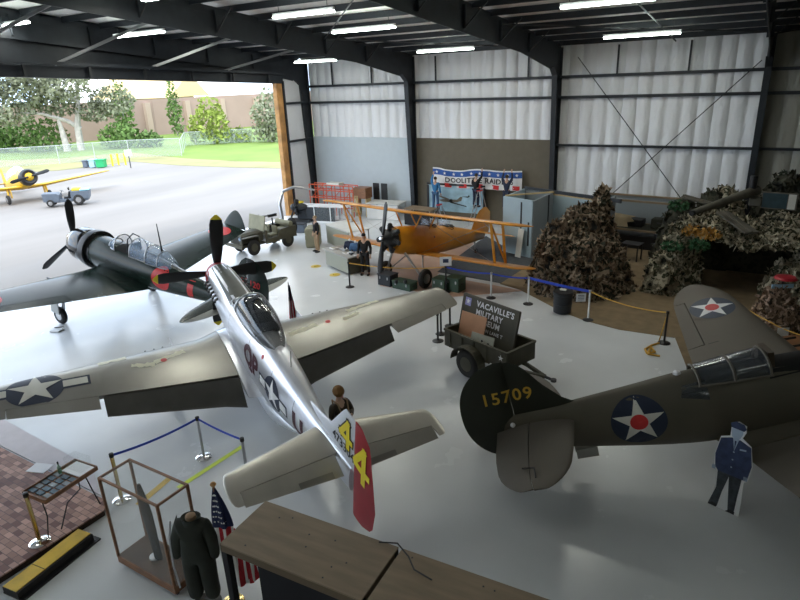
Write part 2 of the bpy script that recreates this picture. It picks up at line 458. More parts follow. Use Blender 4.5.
# girts
for z in (7.15, 6.25):
    for i in range(5):
        x0 = COLX[i]; x1 = COLX[i+1] if i < 4 else XR
        struct('wall_girt', MB().box(((x0+x1)/2, YW-.20, z), (x1-x0, .14, .13)), 'steel_frame')
for i in (2, 3, 4):
    x0 = COLX[i]; x1 = COLX[i+1] if i < 4 else XR
    struct('wall_girt', MB().box(((x0+x1)/2, YW-.20, 4.08), (x1-x0, .14, .10)), 'steel_frame')
for x in (-22.3, -19.6, -15.6, -10.6, -6.5, -3.6): struct('wall_stud', MB().bar((x, YW-.16, 7.2), (x, YW-.16, 8.4), .07), 'steel_frame')
struct('brace_rod', MB().tube([WY(578, 57, YW-.3), WY(682, 200, YW-.3)], .02, 6), 'steel_frame')
struct('brace_rod', MB().tube([WY(762, 60, YW-.3), WY(612, 194, YW-.3)], .02, 6), 'steel_frame')
# side and front walls out of sight close the room
struct('wall_right', MB().box((XR+.1, (YB+YW)/2, 5.5), (.2, YW-YB, 11.5)), 'insulation_dim')
struct('wall_front', MB().box(((XD+XR)/2, YB-.1, 5.5), (XR-XD, .2, 11.5)), 'insulation_dim')
# gable wall beside and over the door
JY = 26.78
struct('wall_left', MB().box((XD-.1, (JY+.35+YW)/2, 4.2), (.12, YW-JY-.35, 8.5)), 'insulation')
struct('wall_girt', MB().box((XD+.05, (JY+YW)/2, 6.3), (.12, YW-JY, .12)), 'steel_frame')
struct('wall_girt', MB().box((XD+.05, (JY+YW)/2, 4.2), (.12, YW-JY, .12)), 'steel_frame')
struct('door_jamb', MB().box((XD+.0, JY-.02, 3.75), (.28, .46, 7.5)), 'rust_door')
struct('door_edge', MB().box((XD+.05, JY+.28, 3.75), (.34, .12, 7.5)), 'steel_frame')
# header beam above the opening and its track
a, b = WX(285, 84, XD), WX(0, 77, XD)
ha = V((XD, JY+.3, 7.38)); hb = V((XD, YB, 7.38+(JY-YB)*.040))
struct('door_header', MB().bar(ha+V((0, 0, .20)), hb+V((0, 0, .20)), .36, .40), 'steel_frame')
m_ = MB(); n = 7
struct('door_track', MB().bar(ha+V((.32, 0, .50)), hb+V((.32, 0, .55)), .18, .12), 'steel_frame')
for k in range(9):
    t = (k+.5)/16; p = ha.lerp(hb, t)
    struct('door_hanger', MB().box(p+V((.34, 0, .22)), (.12, .10, .42)), 'dark_metal')
struct('gable_panel', MB().add([(XD-.25, JY, 7.6), (XD-.25, YB, 9.0), (XD-.25, YB, roofz(YB)+.45), (XD-.25, 2, roofz(2)+.45), (XD-.25, YW, roofz(YW)+.45)], [(0, 1, 2, 3, 4)]), 'steel_frame')
# roof skin and purlins
rk = MB(); rk.add([(XD-.3, YW+.3, roofz(YW)+.22), (XR, YW+.3, roofz(YW)+.22), (XR, 2, roofz(2)+.24), (XD-.3, 2, roofz(2)+.24), (XR, YB, roofz(YB)+.22), (XD-.3, YB, roofz(YB)+.22)], [(0, 1, 2, 3), (3, 2, 4, 5)])
struct('ceiling', rk, 'roof_skin')
struct('roof_deck', MB().add([(XD-.3, YW+.3, roofz(YW)+.5), (XR, YW+.3, roofz(YW)+.5), (XR, 2, roofz(2)+.5), (XD-.3, 2, roofz(2)+.5), (XR, YB, roofz(YB)+.5), (XD-.3, YB, roofz(YB)+.5)], [(0, 1, 2, 3), (3, 2, 4, 5)]), 'steel_frame')
y = YW-.5
while y > YB+1:
    struct('roof_purlin', MB().box(((XD+XR)/2, y, roofz(y)+.12), (XR-XD, .08, .21)), 'steel_frame'); y -= 1.55
# rigid frames: tapered column, haunch and rafter, each one continuous I section
def frame(x, yfar=YB, bottom_at_door=False):
    out_ = [(YW-.1, 0), (YW-.45, 0), (YW-.85, 7.25), (YW-1.35, roofz(YW-1.4)-.95), (YW-5.2, roofz(YW-5.2)-.68), (2, roofz(2)-.72), (yfar, roofz(yfar)-.7), (yfar, roofz(yfar)), (2, roofz(2)), (YW-.1, roofz(YW-.1))]
    def web(t): 
        n = len(out_); return MB().add([(x-t/2, a, b) for a, b in out_]+[(x+t/2, a, b) for a, b in out_], [tuple(range(n)), tuple(range(n, 2*n))]+[(i, i+n, (i+1) % n+n, (i+1) % n) for i in range(n)])
    mb = web(.02)
    for i, (p, q) in enumerate(zip(out_, out_[1:]+out_[:1])):
        if i in (0, 6): continue
        mb.bar((x, p[0], p[1]), (x, q[0], q[1]), .24 if True else .2, .03, (0, 1, .01))
    for yy in range(4, 28, 3): mb.bar((x, yy, roofz(yy)-.7), (x, yy, roofz(yy)), .22, .02, (0, 1, 0))
    return struct('rigid_frame', mb, 'steel_frame')
for x in COLX: frame(x)
for x in (-17.0, -9.1, -.7):
    for yy in (25, 22, 19, 16, 13, 10):
        struct('flange_brace', MB().bar((x+.1, yy, roofz(yy)-.66), (x+.85, yy, roofz(yy)+.02), .04), 'dark_metal')
for k, yy in enumerate((24.5, 20.3, 16.1, 12.4)):
    struct('knee_brace', MB().bar((XD+.1, yy-1.8, 7.95+(JY-yy)*.04), (XD+3.1, yy+.6, roofz(yy)+.05), .10), 'steel')
# roof bracing rods, sprinkler pipe
for a, b in (((-17, 22, 0), (-9.1, 14, 0)), ((-9.1, 22, 0), (-.7, 28, 0)), ((-.7, 28.5, 0), (8, 20, 0)), ((-9.1, 28.6, 0), (-17, 22, 0))):
    struct('roof_rod', MB().tube([(a[0], a[1], roofz(a[1])-.12), (b[0], b[1], roofz(b[1])-.12)], .025, 6), 'dark_metal')
struct('roof_pipe', MB().tube([(-9.1+.9*0-1.6, y_, roofz(y_)-.08) for y_ in (YW-.3, 20, 10, 3)], .035, 6), 'dark_metal')
struct('roof_pipe', MB().tube([(-4.2, y_, roofz(y_)-.06) for y_ in (YW-.3, 20, 10, 3)], .03, 6), 'dark_metal')
# light fixtures
def on_roof(px, py, drop):
    d = ray(px, py); lo = None
    # z = CH + d.z t ; y = d.y t ; roofz(y)-drop
    t = (8.42+YW*.10-drop-CH)/(d.z+.10*d.y)
    return V((d.x*t, d.y*t, CH+d.z*t))
FX = [((270, 17), (337, 12), 'long tube light nearest the second rafter over the silver fighter'), ((333, 33), (395, 27), 'tube light behind the second rafter, above the hangar door side'), ((420, 53), (471, 48), 'tube light by the back wall above the olive wall section'),
      ((560, 8), (656, -1), 'large tube light at the top edge of the roof'), ((605, 39), (680, 32), 'tube light by the back wall above the crossed brace rods'), ((118, 38), (160, 31), 'short looking tube light over the green fighter near the door header'),
      ((-14, 29), (27, 22), 'tube light cut by the left edge of the frame'), ((148, -1), (190, -6), 'tube light at the top edge above the first door braces'), ((296, 63), (335, 60), 'tube light in the corner above the door jamb')]
def fixture(c, L, label, grp='fluorescent fixtures under the roof'):
    r = thing('tube_light', label, 'ceiling light', c, 0, grp)
    MB().add([(sx*L/2, sy, sz) for sx in (-1, 1) for sy, sz in ((-.05, .04), (-.04, .12), (.04, .12), (.05, .04))], [(0, 1, 5, 4), (1, 2, 6, 5), (2, 3, 7, 6), (0, 1, 2, 3), (4, 5, 6, 7)]).build('reflector', 'white', r, False)
    for s in (-.06, .06): MB().tube([(-L/2+.03, s, .0), (L/2-.03, s, .0)], .030, 8).build('tube', 'lamp_tube', r)
    for s in (-.4, .4): MB().tube([(L*s, 0, .12), (L*s, 0, .42)], .01, 5).build('hanger_rod', 'dark_metal', r)
    ld = bpy.data.lights.new('tube_glow', 'AREA'); ld.shape = 'RECTANGLE'; ld.size = L; ld.size_y = .3; ld.energy = LAMP; ld.color = (1, .96, .86)
    lo = bpy.data.objects.new('tube_glow', ld); C.objects.link(lo); lo.parent = r; lo.location = (0, 0, -.05)
    return r
LAMP = 52
for (a, b, lb) in FX:
    p = on_roof(*a, .42); q = on_roof(*b, .42); c = (p+q)/2; L = min(max((q-p).length, 2.2), 3.4)
    fixture(c, L, lb)
LAMP = 8  # unseen tubes added behind the viewer as weak fill light
for x in (-15, -5, 5, 12):
    for y_ in (3, -8):
        fixture((x, y_, roofz(y_)-.42), 2.4, 'unseen tube light added for fill behind the viewer', 'unseen fill tube lights added behind the viewer')
# ================================================================ AIRCRAFT
def interp(tab, x):
    """smooth interpolation of rows (x, a, b, ...)"""
    if x <= tab[0][0]: return tab[0][1:]
    if x >= tab[-1][0]: return tab[-1][1:]
    for i in range(len(tab)-1):
        if tab[i][0] <= x <= tab[i+1][0]: break
    p1, p2 = tab[i], tab[i+1]; p0 = tab[max(i-1, 0)]; p3 = tab[min(i+2, len(tab)-1)]
    h = p2[0]-p1[0]; t = (x-p1[0])/h; out = []
    for k in range(1, len(p1)):
        m1 = (p2[k]-p0[k])/max(p2[0]-p0[0], 1e-6)*h; m2 = (p3[k]-p1[k])/max(p3[0]-p1[0], 1e-6)*h
        if i == 0: m1 = p2[k]-p1[k]
        if i == len(tab)-2: m2 = p2[k]-p1[k]
        out.append((2*t**3-3*t*t+1)*p1[k]+(t**3-2*t*t+t)*m1+(-2*t**3+3*t*t)*p2[k]+(t**3-t*t)*m2)
    return out
def lin(tab, x):
    if x <= tab[0][0]: return tab[0][1:]
    for a, b in zip(tab, tab[1:]):
        if x <= b[0]:
            t = (x-a[0])/(b[0]-a[0]); return [p+(q-p)*t for p, q in zip(a[1:], b[1:])]
    return tab[-1][1:]
def section(x, w, zt, zb, e=2.0, n=28):
    zc = (zt+zb)/2; h = (zt-zb)/2; out = []
    for k in range(n):
        a = 2*PI*k/n; c, s = math.cos(a), math.sin(a)
        out.append((x, w*math.copysign(abs(c)**(2/e), c), zc+h*math.copysign(abs(s)**(2/e), s)))
    return out
def fuse(tab, x0=None, x1=None, n=34, mb=None, k=28):
    mb = mb or MB(); x0 = tab[0][0] if x0 is None else x0; x1 = tab[-1][0] if x1 is None else x1
    return mb.rings([section(x0+(x1-x0)*i/n, *interp(tab, x0+(x1-x0)*i/n), n=k) for i in range(n+1)])
def foil(t):
    return 5*(.2969*math.sqrt(max(t, 0))-.126*t-.3516*t*t+.2843*t**3-.1015*t**4)
def piece(mb, plan, mp, s0, s1, c0, c1, defl=0.0, n=14, dense=False):
    rings = []
    for i in range(n+1):
        u = i/n; s = s0+(s1-s0)*(math.sin(u*PI/2) if dense else u)
        xl, xt, z, tc = plan(s); ch = xt-xl; sec = []
        cs = [c0+(c1-c0)*(1-math.cos(PI*j/9))/2 for j in range(10)]
        xh = xl+c0*ch
        up_ = [(xl+c*ch, foil(c)*tc*ch) for c in reversed(cs)]; lo = [(xl+c*ch, -foil(c)*tc*ch*.75) for c in (cs[1:] if c0 == 0 else cs)]
        for x, h in up_+lo:
            if defl:
                dx = x-xh; x, h = xh+dx*math.cos(defl)+h*math.sin(defl), h*math.cos(defl)-dx*math.sin(defl)
            sec.append(mp(x, s, h, z))
        rings.append(sec)
    return mb.rings(rings)
def wmap(side): return lambda x, s, h, z: (x, side*s, z+h)
def fmap(x, s, h, z): return (x, h, s)
def blade(L, w, twist, tip=.0, n=12):
    """one propeller blade along +z, root at the hub"""
    mb = MB(); rings = []
    for i in range(n+1):
        t = i/n; z = .12+(L-.12)*t
        c = (w*.4 if t < .08 else w*(math.sin(min(t*1.15+.25, 1)*PI*.5)))*(1 if t < .82 else math.sqrt(max(0, 1-((t-.82)/.18)**2*.97)))
        th = .045*(1-t)+.012; a = R(twist)*(1-.75*t)
        rings.append([(math.sin(a)*c*math.cos(q)*.5+math.cos(a)*th*math.sin(q), math.cos(a)*c*math.cos(q)*.5-math.sin(a)*th*math.sin(q), z) for q in [2*PI*k/12 for k in range(12)]])
    return mb.rings(rings)
def rotx_mb(mb, ang, o):
    q = M.Translation(V(o)) @ M.Rotation(ang, 4, 'X'); mb.v = [q @ p for p in mb.v]; return mb
def wheel(root, c, r, w, m='rubber', hub='steel', name='wheel'):
    c = V(c); t = MB(); pr = []
    for k in range(13):
        a = PI*k/12; pr.append((r-w*.5+w*.5*math.sin(a), -w/2*math.cos(a)))
    t.lathe([(r*.5, -w/2*.8)]+pr+[(r*.5, w/2*.8)], c, (0, 1, 0), 22)
    wh = t.build(name, m, root)
    MB().lathe([(r*.12, -w*.52), (r*.5, -w*.45), (r*.55, -w*.3), (r*.55, w*.3), (r*.5, w*.45), (r*.12, w*.52)], c, (0, 1, 0), 18).build('wheel_hub', hub, wh)
    return wh
def finish(root, pose, x0):
    """bake the plane's own frame (x aft, y right, z up from the propeller hub) into its standing attitude"""
    X, Y, Z, hd, pt = pose; p = R(pt)
    P = M.Translation((-x0, 0, Z)) @ M.Rotation(p, 4, 'Y'); done = set()
    def rec(o):
        for ch in o.children:
            if ch.type == 'MESH' and ch.data.name not in done: done.add(ch.data.name); ch.data.transform(P)
            rec(ch)
    rec(root)
    a = R(hd+180); root.location = (X+math.cos(a)*x0, Y+math.sin(a)*x0, 0); root.rotation_euler = (0, 0, a)
def gz(pose, x):
    return (x*math.sin(R(pose[4]))-pose[2])/math.cos(R(pose[4]))
def glasshouse(name, tab, x0, x1, zbase, root, m='glass', frames=(), frame_m='olive', n=14, rail=True, fr=.018):
    """curved canopy: half rings from sill to sill; frames are hoops at given stations"""
    def ringp(x, k=14, g=0):
        w, zt = interp(tab, x); zb = zbase(x)
        return [(x, (w+g)*math.cos(PI*j/k), zb+(max(zt-zb, .01)+g)*math.sin(PI*j/k)**.8) for j in range(k+1)]
    mb = MB(); mb.rings([ringp(x0+(x1-x0)*i/n) for i in range(n+1)], cap=False, closed=False)
    o = mb.build(name, m, root)
    for x in frames: MB().tube(ringp(x, 14, .003), fr, 6).build('canopy_frame', frame_m, o)
    if rail:
        for s in (-1, 1):
            MB().tube([(x0+(x1-x0)*i/n, s*(interp(tab, x0+(x1-x0)*i/n)[0]+.003), zbase(x0+(x1-x0)*i/n)) for i in range(n+1)], fr, 6).build('canopy_rail', frame_m, o)
    return o
def tapered_tip(base, tip, frac=.1):
    """planform rows -> function with a rounded tip"""
    def f(s):
        xl, xt, z, tc = lin(base, s); t0 = tip*(1-frac)
        if s > t0:
            q = min(1, (s-t0)/(tip*frac)); k = math.sqrt(max(.0, 1-q*q)); k = max(k, .06)
            mid = xl+(xt-xl)*.48; xl = mid+(xl-mid)*k; xt = mid+(xt-mid)*k
        return xl, xt, z, tc
    return f

# ---------------------------------------------------------------- silver fighter
def silver_fighter():
    pose = (-13.1, 11.11, 2.52, 150.66, 10.82)
    r = thing('fighter_plane', 'polished silver fighter plane with red rudder, red spinner and QP U code letters', 'airplane')
    tab = [(.6, .39, .39, -.42, 2), (1.2, .42, .47, -.60, 2.15), (2.2, .45, .52, -.78, 2.3), (3.2, .46, .55, -.92, 2.4), (4.2, .45, .60, -1.0, 2.4), (5.3, .42, .66, -.98, 2.3), (6.2, .36, .62, -.78, 2.2), (7.2, .26, .54, -.46, 2.1), (8.2, .15, .46, -.24, 2), (9.05, .05, .42, -.12, 2)]
    f = fuse(tab, n=40).build('fuselage', 'alu', r)
    MB().lathe([(.01, 0), (.10, .03), (.22, .14), (.31, .32), (.37, .50), (.385, .60)], (0, 0, 0), (1, 0, 0), 28).build('spinner', 'red', r)
    for k, a in enumerate((-4, 86, 176, 266)):
        b = rotx_mb(blade(1.68, .36, 30), R(a), (.33, 0, 0)).build('propeller_blade', 'black', r)
        t = MB(); bl = blade(1.70, .37, 30); vs = [p for p in bl.v if p.z > 1.50]
        tt = MB(); tt.rings([[V((p.x*1.03, p.y*1.03, p.z)) for p in bl.v[i:i+12]] for i in range(0, len(bl.v), 12) if bl.v[i].z > 1.50]); rotx_mb(tt, R(a), (.33, 0, 0)).build('yellow_tip', 'mark_yellow', b)
    # belly scoop
    MB().rings([section(x, *interp([(3.7, .24, -.75, -1.28, 3), (4.4, .30, -.8, -1.42, 2.8), (5.4, .30, -.7, -1.35, 2.5), (6.3, .2, -.6, -.95, 2.2), (6.7, .1, -.6, -.75, 2)], x), n=20) for x in [3.7+3.0*i/10 for i in range(11)]]).build('radiator_scoop', 'alu', r)
    # exhaust stacks
    for s in (-1, 1):
        for i in range(6):
            x = 1.0+.2*i
            MB().tube([(x, s*.40, .12), (x+.06, s*.50, .12), (x+.16, s*.53, .12)], .032, 8).build('exhaust_stack', 'dark_metal', r)
    base = [(.3, 2.0, 5.05, -.78, .16), (1.1, 2.45, 4.85, -.70, .15), (5.6, 3.12, 4.18, -.29, .11)]
    pl = tapered_tip(base, 5.64, .025)
    for s in (-1, 1):
        mb = MB(); piece(mb, pl, wmap(s), .3, 5.2, 0, .77, n=12); piece(mb, pl, wmap(s), 5.15, 5.64, 0, 1, n=8, dense=True); piece(mb, pl, wmap(s), .3, .55, .7, 1, n=2)
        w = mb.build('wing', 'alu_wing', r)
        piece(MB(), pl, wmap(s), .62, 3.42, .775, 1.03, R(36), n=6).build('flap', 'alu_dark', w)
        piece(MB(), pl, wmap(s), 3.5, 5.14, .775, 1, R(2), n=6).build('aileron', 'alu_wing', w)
        piece(MB(), lambda q: (2.0+q*.3, 5.25-q*.25, -.76, .2), wmap(s), .25, .62, 0, 1, n=4).build('wing_fillet', 'alu', r)
        for yy in (1.95, 2.15, 2.35):
            xl, xt, z, tc = pl(yy); MB().tube([(xl+.06, s*yy, z-.01), (xl-.10, s*yy, z-.02)], .022, 8).build('gun_barrel', 'dark_metal', w)
        if s < 0:
            xl, xt, z, tc = pl(4.25); c = (3.50, -4.62, z)
            up_ = dict(u=(0, -1, -.09), v=(-1, 0, 0), objs=[w], parent=w)
            q = c
            decal('insignia_disc', disc2d(.54), q, (0, 1, .0), (-1, 0, 0), [w], 'insig_blue', w, .004)
            for a_, b_ in ((.46, 1.03), (-1.03, -.46)):
                decal('insignia_bar', rect2d(a_, -.17, b_, .17), q, (0, 1, 0), (-1, 0, 0), [w], 'insig_blue', w, .006)
                decal('insignia_bar', rect2d(a_+.05, -.11, b_-.05, .11), q, (0, 1, 0), (-1, 0, 0), [w], 'off_white', w, .010)
            decal('insignia_star', star2d(.52), q, (0, 1, 0), (-1, 0, 0), [w], 'off_white', w, .013)
        rnd = random.Random(4+s)
        for cx, cy, L, ang in ((3.2, 1.9, .75, .35), (3.35, 2.5, .5, -.2), (2.9, 3.1, .6, .1)) if s < 0 else ((3.35, 1.35, .8, .15), (3.0, 3.2, 1.0, .12), (3.35, 2.7, .5, .2)):
            n = 9; a = [(L*(i/n-.5), .05+.06*rnd.random()) for i in range(n+1)]; b = [(L*(i/n-.5), -.03-.06*rnd.random()) for i in range(n, -1, -1)]
            pts = a+b; vs = pts; fs = [(i, i+1, 2*n-i, 2*n+1-i) for i in range(n)]
            decal('scuff_mark', move2d((vs, fs), 0, 0, ang), (cx, s*cy, 0), (0, 1, 0), (-1, 0, 0), [w], 'scrape', w, .005)
        decal('red_cap', disc2d(.07, 16), (3.3, s*2.05, 0), (0, 1, 0), (-1, 0, 0), [w], 'bright_red', w, .008)
    sb = [(.0, 7.72, 9.02, .34, .10), (1.95, 8.22, 8.98, .36, .09)]; sp = tapered_tip(sb, 2.0, .05)
    for s in (-1, 1):
        h = MB(); piece(h, sp, wmap(s), .02, 1.82, 0, .66, n=6); piece(h, sp, wmap(s), 1.80, 2.0, 0, 1, n=6, dense=True)
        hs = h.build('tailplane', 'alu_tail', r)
        piece(MB(), sp, wmap(s), .12, 1.79, .665, 1, R(14), n=5).build('elevator', 'alu_tail', hs)
        piece(MB(), sp, wmap(s), .3, .9, .93, 1.03, R(16), n=2).build('trim_tab', 'alu_wing', hs)
    # fin with dorsal fillet
    fb = [(.38, 6.5, 9.12, 0, .05), (.56, 7.35, 9.12, 0, .06), (.74, 8.18, 9.12, 0, .08), (1.40, 8.70, 9.14, 0, .08), (1.50, 8.80, 9.14, 0, .06)]
    fin = piece(MB(), lambda s: tuple(lin(fb, s)), fmap, .38, 1.50, 0, 1, n=12).build('tail_fin', 'fin_silver', r)
    rb = [(-.55, 9.14, 9.50, 0, .16), (-.35, 9.14, 9.84, 0, .13), (.2, 9.13, 9.92, 0, .11), (1.30, 9.15, 9.68, 0, .12), (1.45, 9.15, 9.60, 0, .12), (1.51, 9.15, 9.42, 0, .12)]
    rud = piece(MB(), lambda s: tuple(lin(rb, s)), fmap, -.55, 1.51, 0, 1, n=14).build('rudder', 'rudder_red', r)
    # bubble canopy
    ct = [(3.05, .33, .62), (3.45, .36, .92), (3.9, .38, 1.04), (4.5, .36, 1.05), (5.1, .27, .93), (5.55, .10, .70)]
    glasshouse('bubble_canopy', ct, 3.08, 5.52, lambda x: .55+.02*x*.3, r, 'glass_dark', (3.1, 3.55), 'alu', 16, True, .022)
    ck = MB().box((4.0, 0, .60), (1.5, .56, .1)); ck.build('cockpit_floor', 'interior_dark', r, False)
    st = MB().box((4.35, 0, .70), (.12, .42, .5)).box((4.15, 0, .55), (.4, .42, .12)); st.build('pilot_seat', 'leather', r, False)
    MB().box((3.45, 0, .70), (.1, .5, .22)).build('instrument_panel', 'black', r, False)
    # markings
    decal('antiglare_panel', poly2d([(-.20, .62), (.20, .62), (.30, 3.02), (-.30, 3.02)]), (0, 0, 0), (0, 1, 0), (1, 0, 0), [f], 'antiglare', r, .004) if 0 else decal('antiglare_panel', poly2d([(.64, -.22), (3.0, -.33), (3.0, .33), (.64, .22)]), (0, 0, 0), (1, 0, 0), (0, 1, 0), [f], 'antiglare', r, .004)
    u, v = (1, 0, 0), (0, 0, 1)      # left flank, seen from the pilot's left: nose at left
    # looking from y negative: right of picture is aft (+x)
    for nm, sh, x, z, m, off in (('code_letter', text2d('Q', .48, .05), 4.60, -.02, 'code_purple', .008), ('code_letter', text2d('P', .48, .05), 5.04, -.04, 'code_purple', .006),
                                 ('code_letter', text2d('U', .46, .05), 7.18, -.09, 'code_purple', .006)):
        decal(nm, sh, (x, -.2, z), u, v, [f], m, r, off)
    c = (6.02, -.2, -.08)
    decal('insignia_disc', disc2d(.39), c, u, v, [f], 'insig_blue', r, .005)
    for a_, b_ in ((-.70, -.33), (.33, .70)):
        decal('insignia_bar', rect2d(a_, -.14, b_, .14), c, u, v, [f], 'insig_blue', r, .006)
        decal('insignia_bar', rect2d(a_+.04, -.10, b_-.04, .10), c, u, v, [f], 'white', r, .009)
    decal('insignia_star', star2d(.37), c, u, v, [f], 'white', r, .012)
    decal('serial_number', text2d('473304', .19, .02), (8.74, -.1, .66), u, v, [fin, rud], 'mark_black', r, .006)
    decal('yellow_numeral', four2d(.50, .17), (8.84, -.1, 1.02), u, v, [fin, rud], 'mark_black', r, .006)
    decal('yellow_numeral', four2d(.50, .11), (8.84, -.1, 1.02), u, v, [fin, rud], 'mark_yellow', r, .012)
    decal('yellow_numeral', four2d(.64, .13), (9.42, -.1, .84), u, v, [fin, rud], 'mark_yellow', r, .012)
    decal('red_nose_band', poly2d([(.60, -.42), (.86, -.46), (.86, .48), (.60, .42)]), (0, -.2, 0), u, v, [f], 'rudder_red', r, .005)
    decal('panel_line', join2d(*[rect2d(x, -.9, x+.012, .6) for x in (1.9, 3.1, 4.55, 5.9, 6.95)]), (0, -.2, 0), u, v, [f], 'alu_dark', r, .003)
    decal('red_cap', disc2d(.05, 14), (5.35, -.2, .42), u, v, [f], 'bright_red', r, .006)
    MB().tube([(6.2, 0, .6), (6.2, 0, 1.0)], .012, 6).build('antenna_mast', 'steel', r)
    # gear
    for s in (-1, 1):
        g = gz(pose, 2.25)
        MB().tube([(2.5, s*1.75, -.7), (2.3, s*1.8, g+.35)], .055, 10).build('gear_leg', 'steel', r)
        wheel(r, (2.25, s*1.88, g+.345), .345, .22)
        MB().box((2.2, s*1.70, -1.15), (.5, .03, .8)).build('gear_door', 'alu', r, False)
    g = gz(pose, 7.35); MB().tube([(7.0, 0, -.45), (7.3, 0, g+.2)], .04, 8).build('tail_gear_leg', 'steel', r); wheel(r, (7.35, 0, g+.16), .16, .1, name='tail_wheel')
    finish(r, pose, 2.3)
silver_fighter()

# ---------------------------------------------------------------- olive fighter
def olive_fighter():
    pose = (4.26, 13.2, 2.89, 25.47, 13.11)
    r = thing('fighter_plane', 'olive drab fighter plane with dark tail numbered 15709 and white stars', 'airplane')
    tab = [(.55, .30, .30, -.34, 2), (.9, .40, .40, -.75, 2.2), (1.5, .46, .46, -.95, 2.3), (2.5, .47, .50, -.92, 2.3), (3.6, .47, .54, -.88, 2.3), (4.6, .46, .56, -.84, 2.2), (5.6, .42, .60, -.84, 2.1), (6.6, .34, .52, -.72, 2.05), (7.6, .23, .44, -.56, 2), (8.6, .10, .37, -.38, 2), (9.0, .045, .34, -.28, 2)]
    f = fuse(tab, n=40).build('fuselage', 'olive', r)
    MB().lathe([(.01, 0), (.1, .04), (.2, .18), (.28, .42), (.30, .56)], (0, 0, 0), (1, 0, 0), 24).build('spinner', 'olive_dark', r)
    for a in (10, 130, 250): rotx_mb(blade(1.62, .3, 30), R(a), (.3, 0, 0)).build('propeller_blade', 'black', r)
    base = [(.35, 2.55, 5.15, -.72, .15), (1.0, 2.72, 5.05, -.68, .15), (4.6, 3.05, 4.45, -.25, .11), (5.68, 3.2, 4.2, -.16, .10)]
    pl = tapered_tip(base, 5.68, .17)
    for s in (-1, 1):
        mb = MB(); piece(mb, pl, wmap(s), .3, 2.75, 0, 1, n=8); piece(mb, pl, wmap(s), 2.74, 4.75, 0, .80, n=6); piece(mb, pl, wmap(s), 4.74, 5.68, 0, 1, n=14, dense=True)
        w = mb.build('wing', 'olive_wing', r)
        a_ = piece(MB(), pl, wmap(s), 2.78, 4.72, .812, 1, R(2), n=6).build('aileron', 'olive_wing', w)
        c = (3.70, s*4.18, 0)
        if s < 0:
            decal('insignia_disc', disc2d(.50), c, (0, 1, 0), (-1, 0, 0), [w], 'insig_navy', w, .005)
            decal('insignia_star', star2d(.49), c, (0, 1, 0), (-1, 0, 0), [w], 'white', w, .009)
            decal('insignia_centre', disc2d(.155, 20), c, (0, 1, 0), (-1, 0, 0), [w], 'bright_red', w, .013)
            decal('panel_line', join2d(rect2d(-4.74, -4.46, -2.8, -4.44) , rect2d(-2.76, -5.0, -2.74, -4.1)), (0, 0, 0), (0, 1, 0), (-1, 0, 0), [w], 'olive_dark', w, .003)
        piece(MB(), lambda q: (2.3+q*.5, 5.5-q*.6, -.70, .2), wmap(s), .25, .75, 0, 1, n=4).build('wing_fillet', 'olive', r)
        for yy in (2.2, 2.5): 
            xl = pl(yy)[0]; z = pl(yy)[2]; MB().tube([(xl+.05, s*yy, z), (xl-.22, s*yy, z-.01)], .025, 8).build('gun_barrel', 'black', w)
    sb = [(.0, 7.65, 9.12, .13, .10), (.9, 7.80, 9.20, .13, .10), (1.95, 8.05, 9.15, .13, .08)]; sp = tapered_tip(sb, 2.02, .34)
    for s in (-1, 1):
        h = MB(); piece(h, sp, wmap(s), .02, 1.97, 0, .56, n=14, dense=True)
        hs = h.build('tailplane', 'olive_wing', r)
        e_ = piece(MB(), sp, wmap(s), .06, 1.95, .567, 1, R(6), n=12, dense=True).build('elevator', 'olive_wing', hs)
        MB().tube([(8.75, s*1.45, .20), (8.55, s*1.5, .21), (8.55, s*1.75, .20)], .012, 5).build('hinge_rod', 'black', hs)
    fb = [(.26, 7.15, 8.72, 0, .05), (.5, 7.75, 8.73, 0, .08), (.9, 8.12, 8.74, 0, .09), (1.25, 8.36, 8.75, 0, .09), (1.42, 8.52, 8.75, 0, .08), (1.47, 8.66, 8.75, 0, .05)]
    fin = piece(MB(), lambda s: tuple(lin(fb, s)), fmap, .26, 1.47, 0, 1, n=12).build('tail_fin', 'olive_dark', r)
    def rp(s):
        q = (s-.48)/1.03; k = math.sqrt(max(0, 1-abs(q)**2.3)); return 8.74, 8.78+.94*k, 0, .10
    rud = piece(MB(), rp, fmap, -.53, 1.50, 0, 1, n=26).build('rudder', 'olive_dark', r)
    u, v = (-1, 0, 0), (0, 0, 1)       # right flank: nose at right of picture
    decal('serial_number', text2d('15709', .25, .015, space=1.15), (8.80, .1, .78), u, v, [fin, rud], 'number_gold', r, .008)
    c = (6.58, .2, -.04)
    decal('insignia_disc', disc2d(.48), c, u, v, [f], 'insig_blue', r, .005)
    decal('insignia_star', star2d(.465), c, u, v, [f], 'off_white', r, .009)
    decal('insignia_centre', disc2d(.155, 20), c, u, v, [f], 'bright_red', r, .013)
    MB().lathe([(.05, 0), (.04, .03), (.01, .05)], (8.80, .09, .20), (0, 1, .2), 12).build('tail_light', 'white', r)
    MB().lathe([(.07, 0), (.06, .04), (.01, .07)], (5.75, 0, .60), (0, 0, 1), 12).build('dorsal_light', 'white', r)
    # open cockpit and framed canopy
    decal('cockpit_opening', poly2d([(3.15, -.30), (4.35, -.34), (4.35, .34), (3.15, .30)]), (0, 0, .5), (1, 0, 0), (0, 1, 0), [f], 'interior_dark', r, .006)
    ct = [(2.6, .26, .60), (3.1, .36, .76), (3.6, .37, .79), (4.4, .36, .77), (5.3, .32, .68), (5.9, .24, .62)]
    glasshouse('sliding_canopy', ct, 4.3, 5.5, lambda x: .44, r, 'glass_dark', (4.33, 4.9, 5.47), 'olive_wing', 12, True, .024)
    glasshouse('windscreen', ct, 2.75, 3.2, lambda x: .48, r, 'glass', (2.8, 3.18), 'black', 5, True, .022)
